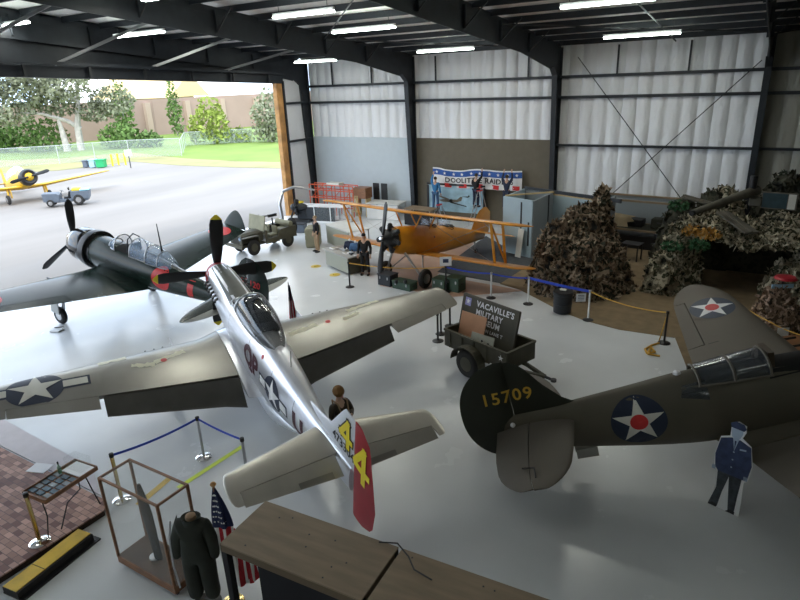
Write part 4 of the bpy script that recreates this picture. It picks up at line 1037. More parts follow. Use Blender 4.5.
# grey steel desk with a cluttered top
P0, P1, P2 = G(326, 266), G(349, 276), G(366, 268); u_ = (P1-P0); dsk = thing('steel_desk', 'putty grey steel desk with a cluttered top behind the rope barrier', 'desk', (P0.x, P0.y, 0), math.atan2(u_.y, u_.x)); L = u_.length; Wd = .95
MB().box((L/2, Wd/2, .74), (L+.1, Wd+.1, .05)).build('desk_top', 'table_grey', dsk, False, .01)
MB().box((L/2, .02, .40), (L-.1, .03, .62)).build('front_panel', 'desk_putty', dsk, False)
MB().box((L-.25, Wd/2+.02, .38), (.45, Wd-.08, .66)).build('pedestal', 'army_olive', dsk, False, .01); MB().box((.25, Wd/2+.02, .38), (.45, Wd-.08, .66)).build('pedestal', 'desk_putty', dsk, False, .01)
for s in (0, 1): MB().box((L+.0-.015, Wd/2+.02, .55-.3*s), (.02, Wd-.2, .26)).build('drawer', 'army_olive', dsk, False)
dm = M.Translation((P0.x, P0.y, 0)) @ M.Rotation(math.atan2(u_.y, u_.x), 4, 'Z')
items = [('book', 'open logbook lying on the steel desk, nearest its left end', .25, .3, (.34, .26, .03), 'paper', 'book'), ('tray', 'grey paper tray in the middle of the steel desk', .8, .55, (.4, .3, .07), 'table_grey', 'tray'), ('radio', 'dark radio set at the back of the steel desk', 1.0, .75, (.4, .22, .22), 'black', 'radio'), ('ashtray', 'small dark box at the right end of the steel desk', L-.3, .35, (.18, .14, .08), 'dark_metal', 'box'), ('paper_sheet', 'white paper sheet beside the tray on the steel desk', 1.25, .3, (.3, .21, .006), 'paper', 'paper')]
for nm, lb, x, y, d, m, ct in items:
    p = dm @ V((x, y, .765)); r = thing(nm, lb, ct, p, math.atan2(u_.y, u_.x)); MB().box((0, 0, d[2]/2), d).build('body', m, r, False, min(.01, d[2]/3)); MB().box((0, 0, d[2]+.003), (d[0]*.7, d[1]*.7, .004)).build('face_plate', 'white' if m != 'paper' else 'poster_grey', r, False)
for i, x in enumerate((-.25, 1.35)):
    p = dm @ V((x, -.35, 0)); r = thing('floor_marker', ('yellow floor marker at the left corner of the steel desk', 'yellow floor marker in front of the steel desk')[i], 'marker', p); MB().lathe([(.22, .001), (.22, .012), (.02, .014)], (0, 0, 0), (0, 0, 1), 18).build('disc', 'floor_yellow', r); MB().lathe([(.1, .012), (.08, .05), (.02, .06)], (0, 0, 0), (0, 0, 1), 12).build('button', 'floor_yellow', r)
# high white tables and screens behind the desk
c = G(347, 226, .95); e_ = G(371, 227, .95)-G(347, 232, .95)
table('display_table', 'white-topped display table behind the steel desk', c, R(-25), 2.3, 1.15, .95, 'table_top', skirt='desk_putty')
c = G(386, 202, .9); table('display_table', 'pale grey table with white skirt near the dark screens at the panelled wall', c, R(8), 2.0, 1.2, .9, 'table_top', skirt='white')
c = G(318, 205, .9); table('display_table', 'long white shelf table in front of the red scaffold frames', c, R(12), 2.4, .8, .9, 'white', skirt='paint_dark')
c = G(421, 208, .9); table('display_table', 'brown-topped table left of the mural', c, R(-5), 1.7, .9, .9, 'plywood', skirt='cloth_black')
for i, px in enumerate((376.5, 384.5)):
    p = WY(px, 195, YW-.7); r = thing('monitor', ('dark screen standing left at the panelled wall', 'dark screen standing right at the panelled wall')[i], 'screen', (p.x, YW-.7, 0))
    MB().box((0, 0, 1.35), (.42, .06, .95)).build('screen', 'black', r, False, .02); MB().box((0, .0, .45), (.06, .05, .9)).build('post', 'black', r, False); MB().box((0, 0, .02), (.4, .4, .04)).build('base', 'black', r, False)
p = WY(364, 196, YW-1.2); r = thing('wooden_crate', 'brown wooden crate on a stand by the red scaffold', 'crate', (p.x, YW-1.3, 0)); MB().box((0, 0, 1.35), (.85, .7, .6)).build('crate_box', 'wood_brown', r, False, .01)
for s in (-1, 1): MB().box((s*.35, 0, .525), (.08, .5, 1.05)).build('leg', 'timber', r, False)
# wooden easels
for i, (px, py) in enumerate(((357, 222), (351, 214))):
    p = G(px, py); r = thing('easel', ('tan wooden easel right of the white display table', 'tan wooden easel behind the white display table')[i], 'easel', p, R(20*i))
    for a in (-.3, 0, .3): MB().bar((a, .25 if a == 0 else 0, 0), (a*.3, .05, 1.45), .05, .03).build('leg', 'timber', r, False)
    MB().box((0, -.02, .6), (.6, .04, .05)).build('ledge', 'timber', r, False)
# red scaffold frames
p = WY(313, 192, YW-1.6); q = WY(356, 192, YW-1.6); sc = thing('scaffold_frame', 'stacked orange-red scaffold frames against the panelled wall', 'scaffold', (p.x, YW-1.9, 0)); w_ = q.x-p.x
for j, y_ in enumerate((0, .5)):
    for z in (.5, 1.0, 1.45, 1.75): MB().tube([(0, y_, z), (w_, y_, z)], .03, 6).build('rail', 'scaffold_red', sc)
    for i in range(6): MB().tube([(w_*i/5, y_, 0), (w_*i/5, y_, 1.75)], .03, 6).build('upright', 'scaffold_red', sc)
for i in range(4): MB().tube([(w_*(i+.2)/4, 0, 1.0), (w_*(i+.9)/4, .5, 1.75)], .018, 6).build('brace', 'scaffold_red', sc)
MB().box((w_*.55, .25, 1.82), (.9, .5, .14)).build('foam_pad', 'off_white', sc, False)
# glass cabinet behind the display table
p = G(333, 222); r = thing('glass_cabinet', 'low glass cabinet with red and white goods behind the display table', 'cabinet', p, R(10))
MB().box((0, 0, .45), (2.0, .5, .85)).build('glazing', 'case_glass', r, False)
for x in (-1, 0, 1): 
    for y_ in (-.25, .25): MB().box((x*1.0, y_, .45), (.04, .04, .9)).build('post', 'white', r, False)
MB().box((0, 0, .9), (2.05, .55, .04)).build('top', 'white', r, False); MB().box((0, 0, .04), (2.05, .55, .08)).build('plinth', 'white', r, False)
# engine on a stand, tool chests at the jamb
p = G(300, 222); r = thing('engine_stand', 'dark aircraft engine on a wheeled stand beside the door jamb', 'engine', p, R(30))
MB().box((0, 0, .12), (1.3, .8, .1)).build('base_frame', 'dark_metal', r, False); MB().lathe([(.1, -.45), (.2, -.35), (.22, .2), (.15, .4), (.08, .5)], (0, 0, .85), (1, 0, 0), 18).build('crankcase', 'dark_metal', r)
for k in range(7): a = 2*PI*k/7; MB().lathe([(.09, .18), (.10, .28), (.08, .34), (.1, .40), (.07, .46)], (-.1, 0, .85), (0, math.cos(a), math.sin(a)), 10).build('cylinder', 'black', r)
for s in (-1, 1): MB().bar((s*.5, 0, .15), (s*.3, 0, .7), .08).build('support', 'dark_metal', r, False)
MB().tube([(-.9, -.3, .1), (-1.0, -.2, 1.1), (-.8, 0, 1.75), (-.2, .2, 1.95), (.9, .5, 1.7)], [.10, .10, .09, .08, .05], 10).build('exhaust_hose', 'steel', r)
p = G(307, 246); r = thing('tool_chest', 'olive steel tool chest behind the jeep', 'cabinet', (p.x, p.y, 0), R(-60)); MB().box((0, .35, .48), (.95, .6, .9)).build('body', 'khaki_canvas', r, False, .02)
for i in range(3): f_ = MB().box((0, .04, .22+.28*i), (.85, .03, .24)).build('drawer', 'khaki_canvas', r, False, .01); MB().box((0, .015, .22+.28*i), (.3, .02, .03)).build('drawer_pull', 'steel', f_, False)
p = G(299, 232); r = thing('storage_bin', 'blue-grey storage bin on the floor behind the jeep', 'bin', (p.x, p.y, 0), R(20)); MB().box((0, 0, .22), (.8, .5, .44)).build('body', 'tug_grey', r, False, .03); MB().box((0, 0, .46), (.84, .54, .04)).build('lid', 'paint_dark', r, False, .01)
p = G(292, 212); r = thing('drum', 'yellow-topped drum at the foot of the rusty door jamb', 'drum', (p.x+.75, p.y-.1, 0)); MB().lathe([(.25, 0), (.27, .02), (.27, .6), (.25, .62)], (0, 0, 0), (0, 0, 1), 18).build('body', 'paint_dark', r); MB().lathe([(.26, .61), (.26, .72), (.02, .73)], (0, 0, 0), (0, 0, 1), 18).build('lid', 'mark_yellow', r)
# uniformed mannequins by the desk
p = G(366, 275); figure('mannequin', 'mannequin in black dress uniform standing right of the steel desk', 'mannequin', p, R(-75), 1.72, ('down', 'down'), 'cloth_black', 'cloth_black', 'cloth_black')
p = G(318, 252); figure('mannequin', 'mannequin in dark tunic with a tan coat at the left end of the display table', 'mannequin', p, R(-120), 1.70, ('down', 'down'), 'cloth_black', 'cloth_tan', 'cloth_tan')
for i, (px, py, m, lb) in enumerate(((348, 262, 'cloth_navy', 'navy jacket bust on the steel desk, left of the pair'), (357, 262, 'jeans', 'blue jacket bust on the steel desk, right of the pair'))):
    p = dm @ V((1.35+.42*i, .45, .765)); r = thing('jacket_bust', lb, 'mannequin', p, R(-75)); 
    skin('jacket', [(0, 0, .12), (0, 0, .38), (0, 0, .5), (0, .17, .43), (0, .24, .15), (0, -.17, .43), (0, -.24, .15)], [(0, 1), (1, 2), (1, 3), (3, 4), (1, 5), (5, 6)], [(.15, .12), (.15, .12), .06, .07, .05, .07, .05], m, r)
    MB().lathe([(.14, 0), (.13, .02), (.03, .04), (.03, .5), (.045, .56), (.02, .6)], (0, 0, 0), (0, 0, 1), 12).build('stand', 'white', r)
# the flier by the silver tailplane
p = G(338, 391, 1.68); f_ = figure('mannequin', 'mannequin in brown leather flying jacket and fur-lined helmet behind the silver tail', 'mannequin', (p.x, p.y), R(-10), 1.74, ('chest', 'chest'), 'leather', 'leather', 'fur_brown')
MB().ell((.01, 0, 1.68), (.125, .115, .12), 16, 10).build('flying_helmet', 'fur_brown', f_)
for s in (-1, 1): MB().tube([(.13, s*.10, 1.05), (.17, s*.09, 1.25), (.10, s*.12, 1.47), (-.08, s*.10, 1.5), (-.16, s*.03, 1.3)], .016, 6).build('harness_strap', 'cloth_tan', f_)

# ---- airman cut-out: a flat printed board, 2 cm thick
a, b = G(711, 504), G(737, 516); c = (a+b)/2; cu = thing('cardboard_cutout', 'life-size flat cut-out of an airman in blue uniform under the olive fighter', 'cutout', (c.x, c.y, 0), math.atan2((b-a).y, (b-a).x))
def cpr(nm, pts, m, t=.02, y=0, par=None): return MB().prism(pts, t, M.Translation((0, y, 0))).build(nm, m, par or cu, False)
ol = [(-.28, 0), (-.26, .05), (-.20, .45), (-.22, .72), (-.27, .78), (-.29, 1.05), (-.24, 1.40), (-.10, 1.47), (-.10, 1.60), (-.11, 1.72), (.0, 1.78), (.12, 1.74), (.13, 1.62), (.09, 1.50), (.24, 1.40), (.31, 1.05), (.28, .74), (.22, .70), (.24, .30), (.24, 0)]
bb = cpr('backing_board', ol, 'white', .016)
cpr('printed_trousers', [(-.27, .02), (-.12, .02), (-.08, .35), (-.01, .70), (.03, .30), (.06, .02), (.16, .02), (.17, .40), (.19, .76), (-.20, .76), (-.18, .40)], 'cutout_grey', .004, -.011)
cpr('printed_jacket', [(-.20, .74), (.22, .74), (.27, .80), (.30, 1.05), (.24, 1.39), (.06, 1.46), (0, 1.40), (-.06, 1.46), (-.23, 1.38), (-.28, 1.05), (-.25, .80)], 'cutout_blue', .004, -.013)
cpr('printed_shirt', [(-.05, 1.47), (.0, 1.22), (.05, 1.47)], 'cutout_face', .004, -.016); cpr('printed_tie', [(-.015, 1.42), (0, 1.24), (.015, 1.42)], 'cutout_blue', .003, -.019)
cpr('printed_face', [(-.07, 1.48), (-.09, 1.60), (-.08, 1.68), (.08, 1.67), (.09, 1.58), (.06, 1.48), (0, 1.45)], 'cutout_face', .004, -.014)
cpr('printed_cap', [(-.10, 1.65), (-.12, 1.72), (-.04, 1.78), (.09, 1.76), (.13, 1.69), (.10, 1.64)], 'cutout_blue', .004, -.018)
for z in (.9, 1.05, 1.2): cpr('printed_button', [(q[0]*.014+.0, z+q[1]*.014) for q in disc2d(1, 8)[0]], 'cutout_face', .004, -.016)
cpr('printed_badge', [(.08, 1.30), (.18, 1.32), (.18, 1.29), (.08, 1.27)], 'cutout_face', .004, -.016)
for x in (-.19, .11): cpr('printed_shoe', [(x-.09, .0), (x+.06, .0), (x+.06, .06), (x-.02, .07)], 'black', .004, -.013)
for x in (-.27, .24): cpr('printed_hand', [(x-.03, .74), (x+.03, .74), (x+.03, .82), (x-.03, .82)], 'cutout_face', .004, -.013)
MB().bar((0, .01, .9), (0, .4, .01), .08, .015).build('rear_strut', 'cardboard', cu, False)

# ================================================================ VEHICLES
# jeep: frame x forward
fr, rr_, ff = G(255, 254), G(286, 246), G(237, 250)
dx = (fr-rr_); hd = math.atan2(dx.y, dx.x); side = V((math.cos(hd+PI/2), math.sin(hd+PI/2), 0))
# near side is the vehicle's left or right: decide from the far front wheel
sg_ = 1 if (ff-fr).dot(side) > 0 else -1
c = (fr+rr_)/2+side*sg_*.62+V((.22, -.12, 0))
jp = thing('jeep', 'small olive open army jeep with raised canvas windscreen and pedestal machine gun', 'jeep', (c.x, c.y, 0), hd)
jp.scale = (.93, .95, 1.05)
def J_(nm, mb, m='army_olive', sm=False, par=None, bv=0): return mb.build(nm, m, par or jp, sm, bv)
J_('chassis', MB().box((0, 0, .42), (3.0, .85, .12)))
tub = MB().prism([(-1.5, .45), (-.45, .45), (-.45, .40), (.35, .40), (.35, .95), (.25, 1.0), (.2, .62), (-.35, .62), (-.5, .92), (-1.5, .95)], .05, M.Translation((0, .72, 0))); J_('side_panel', tub)
tub = MB().prism([(-1.5, .45), (-.45, .45), (-.45, .40), (.35, .40), (.35, .95), (.25, 1.0), (.2, .62), (-.35, .62), (-.5, .92), (-1.5, .95)], .05, M.Translation((0, -.72, 0))); J_('side_panel', tub)
J_('rear_panel', MB().box((-1.5, 0, .70), (.05, 1.44, .5))); J_('floor_pan', MB().box((-.55, 0, .50), (1.9, 1.42, .04)))
J_('hood', MB().rings([[(x, w*t, z-.10*abs(t)**3) for t in (-1, -.6, 0, .6, 1)]+[(x, w*.98, .55), (x, -w*.98, .55)] for x, w, z in ((.35, .50, 1.02), (1.0, .44, 1.0), (1.52, .38, .96))]))
gr = J_('grille', MB().box((1.56, 0, .73), (.05, 1.05, .44)), bv=.01)
for i in range(7): MB().box((1.59, -.27+.09*i, .73), (.02, .035, .3)).build('grille_slot', 'black', gr, False)
for s in (-1, 1):
    MB().lathe([(.09, 0), (.09, .05), (.02, .06)], (1.58, s*.41, .80), (1, 0, 0), 14).build('headlight', 'glass', gr)
    J_('front_fender', MB().box((1.18, s*.60, .84), (.85, .30, .03)).box((.72, s*.60, .68), (.03, .30, .34)))
    J_('rear_fender', MB().box((-1.02, s*.60, .90), (.95, .22, .03)))
    for x, y_ in ((1.01, s*.62), (-1.02, s*.62)):
        w_ = wheel(jp, (x, y_, .36), .36, .17, hub='army_olive')
    J_('seat', MB().box((-.25, s*.33, .68), (.42, .42, .10)).box((-.48, s*.33, .86), (.08, .42, .36)), 'khaki_canvas', bv=.02)
J_('front_bumper', MB().box((1.72, 0, .48), (.08, 1.5, .14)))
ws = J_('windscreen_cover', MB().box((.30, 0, 1.28), (.06, 1.36, .66), 0, M.Rotation(R(-14), 4, 'Y')), 'khaki_canvas', bv=.02)
J_('dash', MB().box((.33, 0, .93), (.08, 1.4, .14)))
MB().bar((.27, 0, .98), (.13, 0, 1.6), .04, .02, (1, 0, 0)).build('centre_strap', 'army_olive', ws, False)
J_('steering_wheel', MB().tube([(.05+.06*math.sin(t)*0+.0, .35+.19*math.cos(t), 1.0+.17*math.sin(t)) for t in [2*PI*k/16 for k in range(17)]], .015, 6, False), 'black', True)
gm = J_('gun_mount', MB().tube([(-.62, 0, .52), (-.62, 0, 1.35)], .04, 8).tube([(-.62, 0, 1.0), (-.3, .25, .52)], .02, 6).tube([(-.62, 0, 1.0), (-.3, -.25, .52)], .02, 6), 'dark_metal', True)
MB().box((-.65, 0, 1.45), (.5, .09, .13)).build('machine_gun', 'black', gm, False); MB().tube([(-.4, 0, 1.46), (.15, 0, 1.52)], .025, 8).build('gun_barrel', 'black', gm)
J_('rear_seat', MB().box((-1.15, 0, .72), (.45, .9, .14)).box((-1.38, 0, .88), (.08, .9, .3)), 'khaki_canvas', bv=.02)
J_('spare_wheel', MB().lathe([(.15, -.08), (.28, -.09), (.36, -.05), (.36, .05), (.28, .09), (.15, .08)], (-1.64, .25, .85), (1, 0, 0), 20), 'rubber', True); J_('fuel_can', MB().box((-1.62, -.40, .78), (.16, .34, .46)), bv=.02)
J_('canvas_roll', MB().tube([(-1.3, -.6, 1.02), (-1.3, .6, 1.02)], .13, 12), 'khaki_canvas', True)
# trailer: x along the long side towards the drawbar
a, b, c2 = G(445, 329, 1.0), G(507, 354, 1.0), G(531, 335, 1.0); u_ = b-a; hd = math.atan2(u_.y, u_.x); L = u_.length; W_ = 1.05
tl = thing('cargo_trailer', 'small olive two-wheel army trailer holding a sign board', 'trailer', (a.x, a.y, 0), hd)
def T_(nm, mb, m='army_olive', sm=False, par=None, bv=0): return mb.build(nm, m, par or tl, sm, bv)
T_('bed', MB().box((L/2, W_/2, .55), (L, W_, .05)))
for y_ in (0, W_): 
    sp_ = T_('side_wall', MB().box((L/2, y_, .77), (L, .04, .46)))
    for i in range(5): MB().box((L*(i+.5)/5, y_+(-.03 if y_ == 0 else .03), .77), (.05, .03, .44)).build('rib', 'army_olive', sp_, False)
    MB().box((L/2, y_, 1.0), (L+.04, .07, .05)).build('top_rail', 'army_olive', sp_, False)
for x in (0, L): T_('end_wall', MB().box((x, W_/2, .77), (.04, W_, .46)).box((x, W_/2, 1.0), (.07, W_, .05)))
for s, y_ in ((-1, -.16), (1, W_+.16)):
    wheel(tl, (L*.46, y_, .38), .38, .18, hub='army_olive'); fd = MB(); pts = [(L*.46+.50*math.cos(t), .42+.44*math.sin(t)) for t in [PI*k/12 for k in range(13)]]
    fd.rings([[(x, y_-.13, z), (x, y_+.13, z), (x*1.0, y_+.13, z-.02), (x, y_-.13, z-.02)] for x, z in pts]); T_('mudguard', fd)
T_('chassis_frame', MB().bar((0, .3, .47), (L, .3, .47), .08).bar((0, W_-.3, .47), (L, W_-.3, .47), .08)); T_('axle', MB().tube([(L*.46, -.1, .38), (L*.46, W_+.1, .38)], .04, 8), 'dark_metal', True)
db = T_('drawbar', MB().bar((L, .3, .47), (L+.75, W_/2, .48), .08).bar((L, W_-.3, .47), (L+.75, W_/2, .48), .08)); MB().tube([(L+.7, W_/2, .48), (L+.95, W_/2, .48)], .035, 8).lathe([(.03, -.03), (.07, -.03), (.07, .03), (.03, .03)], (L+1.0, W_/2, .48), (0, 0, 1), 14).build('tow_eye', 'dark_metal', db)
T_('support_leg', MB().tube([(L+.35, W_/2, .45), (L+.35, W_/2, .03)], .03, 8).box((L+.35, W_/2, .02), (.14, .14, .03)), 'dark_metal')
flat('white_star', star2d(.09), (L*.93, -.025, .85), (1, 0, 0), (0, 0, 1), 'white', tl, .03); MB().lathe([(.06, 0), (.05, .02), (.01, .03)], (.15+L*.72, -.05, .55), (0, -1, 0), 12).build('reflector', 'white', tl)
tm = M.Translation((a.x, a.y, 0)) @ M.Rotation(hd, 4, 'Z')
# sign board standing in the trailer
s0, s1 = tm.inverted() @ G(459, 292, 1.72), tm.inverted() @ G(521, 314, 1.72)
sb_ = thing('sign_board', "olive sign board lettered VACAVILLE'S MILITARY MUSEUM standing in the trailer", 'sign', tm @ V((L/2-.32, .70, .58)), hd+math.atan2(s1.y-s0.y, s1.x-s0.x))
wS = (s1-s0).length*.88; tilt = M.Rotation(R(-13), 4, 'X')
MB().box((0, 0, .58), (wS, .05, 1.16), 0, tilt @ M.Translation((0, 0, 0))).build('panel', 'army_olive', sb_, False) if 0 else None
def SB(nm, mb, m): mb.v = [tilt @ p for p in mb.v]; return mb.build(nm, m, sb_, False)
pn = SB('panel', MB().box((0, 0, .58), (wS, .05, 1.16)), 'army_olive'); SB('edge_frame', MB().box((0, 0, 1.16), (wS+.02, .07, .04)).box((wS/2, 0, .58), (.04, .07, 1.16)).box((-wS/2, 0, .58), (.04, .07, 1.16)), 'olive')
ux = V((1, 0, 0)); uz = tilt @ V((0, 0, 1))
for t, h_, x, z in (("VACAVILLE'S", .155, .20, 1.0), ('MILITARY', .15, .03, .78), ('MUSEUM', .15, .02, .57), ('ON LANE T', .09, .25, .37)):
    flat('lettering', text2d(t, h_, .03, space=1.12), tilt @ V((x, -.03, z)), ux, uz, 'white', sb_)
flat('white_star', star2d(.09), tilt @ V((-wS/2+.2, -.03, .99)), ux, uz, 'white', sb_, .006); flat('emblem', rect2d(-.11, -.11, .11, .11), tilt @ V((-wS/2+.2, -.03, .98)), ux, uz, 'emblem_blue' if 'emblem_blue' in MT else 'cutout_face', sb_, .003)
cb = thing('cardboard_sheet', 'orange-tan blank board leaning on the sign board in the trailer', 'board', tm @ V((.50, .40, .58)), hd+R(4)); c_ = MB().box((0, 0, .42), (.85, .02, .84)); c_.v = [M.Rotation(R(-16), 4, 'X') @ p for p in c_.v]; c_.build('sheet', 'cardboard', cb, False)
po = thing('poster', 'small grey picture poster leaning at the front of the trailer bed', 'poster', tm @ V((1.15, .12, .60)), hd+R(6)); c_ = MB().box((0, 0, .26), (.72, .02, .52)); c_.v = [M.Rotation(R(-18), 4, 'X') @ p for p in c_.v]; pn = c_.build('sheet', 'poster_grey', po, False)
t2 = M.Rotation(R(-18), 4, 'X')
for dx_, dz in ((-.2, .2), (0, .25), (.2, .22)): flat('printed_figure', join2d(move2d(disc2d(.035, 10), dx_, dz+.10), move2d(poly2d([(-.06, -.12), (.06, -.12), (.04, .07), (-.04, .07)]), dx_, dz)), t2 @ V((0, -.012, 0)), (1, 0, 0), t2 @ V((0, 0, 1)), 'mark_black', po, .003)

# ================================================================ BARRIERS
def post(label, px, py, h, style='black', group='barrier posts'):
    p = G(px, py, .125 if px < 60 else 0); r = thing('barrier_post', label, 'barrier post', p, 0, group); mp_ = {'black': ('black', 'black', 'black'), 'silver': ('white', 'dark_metal', 'steel'), 'gold': ('gold', 'chrome', 'black'), 'dark': ('steel', 'chrome', 'black')}[style]
    MB().lathe([(.17, 0), (.17, .012), (.14, .03), (.05, .045), (.03, .07)], (0, 0, 0), (0, 0, 1), 24).build('base', mp_[1], r)
    MB().tube([(0, 0, .05), (0, 0, h-.06)], .03 if style != 'gold' else .035, 12).build('post', mp_[0], r); MB().lathe([(.035, h-.09), (.042, h-.08), (.042, h-.01), (.02, h)], (0, 0, 0), (0, 0, 1), 14).build('head', mp_[2], r)
    return V((p.x, p.y, p.z+h-.05))
def belt(nm, label, pts, m, w=.05, t=.006, sag=.06, cat='barrier belt', group=None):
    o = V((pts[0].x, pts[0].y, 0)); allp = []
    for a, b in zip(pts, pts[1:]):
        for i in range(9):
            q = a.lerp(b, i/8); q.z -= sag*4*(i/8)*(1-i/8); allp.append(q-o)
    mb = MB()
    if t > .01: mb.tube(allp, t, 6)
    else:
        for a, b in zip(allp, allp[1:]):
            if (b-a).length > 1e-4: mb.bar(a, b, t, w)
    x = mb.build(nm, m); x.location = o; tag(x, label, cat, group); return x
b1_ = post('leftmost black barrier post behind the trailer', 438, 341, .9); post('middle black barrier post behind the trailer', 441, 334, .9); post('farthest black barrier post behind the trailer', 450, 326, .9)
k1 = post('black barrier post in front of the steel desk', 350, 287, 1.0)
k2 = post('black post carrying a small white sign beside the silver wing tip', 446, 292, 1.0)
s1_ = post('silver barrier post right behind the sign board', 491, 298, .95, 'silver'); s2_ = post('silver barrier post in front of the left camouflage mound', 528, 304, .98, 'silver'); s3_ = post('silver barrier post right of the black drum', 588, 320, 1.0, 'silver')
y1_ = post('black barrier post with yellow rope near the olive wing', 664, 343, .98)
g1_ = post('brass barrier post with chrome base standing on the brick platform', 40, 542, 1.02, 'gold'); g2_ = post('brass barrier post behind the glass display case', 122, 500, 1.05, 'gold')
g3_ = post('dark barrier post with chrome base under the silver left wing', 204, 457, .98, 'dark'); g4_ = post('short grey barrier post beside the silver tailplane', 248, 480, .98, 'dark')
belt('barrier_belt', 'blue belt from the brass post to the post under the silver wing', [g2_, g3_], 'belt_blue'); belt('barrier_belt', 'blue belt from the post under the wing to the tailplane post', [g3_, g4_], 'belt_blue', sag=.03)
belt('barrier_belt', 'blue belt between the two silver posts before the camouflage mound', [s2_, s3_], 'belt_blue', .09, sag=.02); belt('barrier_belt', 'blue belt behind the sign board running to the silver post', [k2, s1_, s2_], 'belt_blue', sag=.05)
belt('barrier_rope', 'yellow rope from the desk post to the sign post under the biplane', [k1, k2], 'rope_yellow', t=.016, sag=.12, cat='rope'); belt('barrier_rope', 'yellow rope sagging across the tan carpet', [s3_, y1_], 'rope_yellow', t=.018, sag=.12, cat='rope')
e1 = G(800, 348, .6); e0 = G(722, 296, .9); belt('barrier_rope', 'yellow rope behind the olive wing by the ghillie figure', [G(725, 293, .9), G(770, 322, .85), G(812, 338, .8)], 'rope_yellow', t=.016, sag=.05, cat='rope')
belt('barrier_rope', 'yellow rope hanging down from the black post to the floor', [y1_, G(659, 341, .02)], 'rope_yellow', t=.016, sag=.02, cat='rope')
tp_ = [G(*q, .03) for q in ((659, 343), (652, 345), (645, 349), (647, 353), (655, 352), (651, 347), (648, 354), (660, 356))]; belt('rope_coil', 'tangle of yellow rope lying on the painted floor', tp_, 'rope_yellow', t=.03, sag=0, cat='rope')
r = thing('information_sign', 'small white sign on top of the black post by the silver wing tip', 'sign', (k2.x, k2.y, k2.z+.05), az-R(0)); MB().box((0, -.02, .17), (.42, .02, .34)).build('sign_panel', 'paper', r, False); flat('printed_picture', rect2d(-.10, .12, .10, .26), (0, -.032, 0), (1, 0, 0), (0, 0, 1), 'cutout_blue', r)
r = thing('information_sign', 'small white sign hanging at the silver post right of the drum', 'sign', (s3_.x-.25, s3_.y-.06, s3_.z-.36), az); MB().box((0, 0, .14), (.3, .015, .26)).build('sign_panel', 'paper', r, False); flat('printed_lines', join2d(*[rect2d(-.1, .06+.05*i, .1, .075+.05*i) for i in range(4)]), (0, -.009, 0), (1, 0, 0), (0, 0, 1), 'cutout_blue', r)
q = G(783, 332, .7); r = thing('information_sign', 'small white sign on the rope below the ghillie figure', 'sign', q, az); MB().box((0, 0, 0), (.3, .012, .24)).build('sign_panel', 'paper', r, False); MB().tube([(0, .02, -q.z), (0, .02, -.1)], .012, 6).build('stake', 'black', r)
# lime tape line on the floor
def tape(label, a, b, m, w=.06):
    a, b = V((a.x, a.y, .004)), V((b.x, b.y, .004)); o = MB().bar(V((0, 0, 0)), b-a, w, .004).build('floor_tape', m, None, False); o.location = a; tag(o, label, 'tape')
tape('lime yellow tape line on the floor beside the silver tailplane', G(178, 488), G(243, 446), 'tape_lime', .11)
tape('yellow tape line on the floor seen through the display case', G(138, 505), G(170, 478), 'tape_yellow', .14)
# black drum by the mound, green boxes
p = G(562, 312); r = thing('trash_can', 'black ribbed drum standing on the carpet edge between the silver posts', 'drum', p); MB().lathe([(.25, 0), (.28, .02), (.29, .3), (.305, .31), (.305, .34), (.29, .35), (.30, .62), (.32, .63), (.32, .68), (.26, .69)], (0, 0, 0), (0, 0, 1), 24).build('drum_body', 'paint_dark', r); MB().lathe([(.31, .68), (.31, .72), (.05, .74)], (0, 0, 0), (0, 0, 1), 24).build('lid', 'black', r); MB().box((0, 0, .77), (.2, .12, .05)).build('paper_cup', 'off_white', r, False, .01)
def ammo(label, px, py, w, d, h, m, rz=R(-8), nm='ammo_crate'):
    p = G(px, py); r = thing(nm, label, 'crate', p, rz); MB().box((0, d/2, h/2), (w, d, h)).build('box_body', m, r, False, .015); MB().box((0, d/2, h+.015), (w+.03, d+.03, .03)).build('lid', m, r, False, .005)
    for s in (-1, 1): MB().box((s*w*.3, -.012, h*.75), (.05, .02, .1)).build('latch', 'steel', r, False); MB().box((s*(w/2+.012), d/2, h*.6), (.02, .14, .04)).build('handle', 'dark_metal', r, False)
    return r
ammo('dark grey crate under the biplane, leftmost of the row', 384, 286, .62, .5, .42, 'paint_dark'); ammo('long low green crate beside the biplane wheel', 401, 290, .85, .45, .28, 'green_box')
ammo('green crate right of the biplane wheel with a box on top', 438, 291, .55, .5, .42, 'green_box'); ammo('dark green upright crate behind the sign post', 452, 292, .55, .5, .50, 'green_box')
for i, (x, lb) in enumerate(((396, 'small black tin on the long green crate, left one'), (405, 'small black tin on the long green crate, right one'))):
    p = G(x, 283, .32); r = thing('tin', lb, 'tin', (p.x, p.y+.02, .31), R(20*i)); MB().lathe([(.07, 0), (.07, .1), (.05, .11)], (0, 0, 0), (0, 0, 1), 14).build('body', 'black', r); MB().lathe([(.072, .09), (.072, .12), (.02, .125)], (0, 0, 0), (0, 0, 1), 14).build('lid', 'dark_metal', r)
# white foot plate on the floor by the green fighter
p = G(57, 331); r = thing('floor_plate', 'small white plate with a bracket lying on the floor below the green wing', 'plate', p, R(20)); MB().box((0, 0, .03), (.36, .26, .05)).build('plate', 'white', r, False, .01); MB().bar((-.18, .12, .06), (.15, .16, .10), .03).build('bracket', 'dark_metal', r, False)
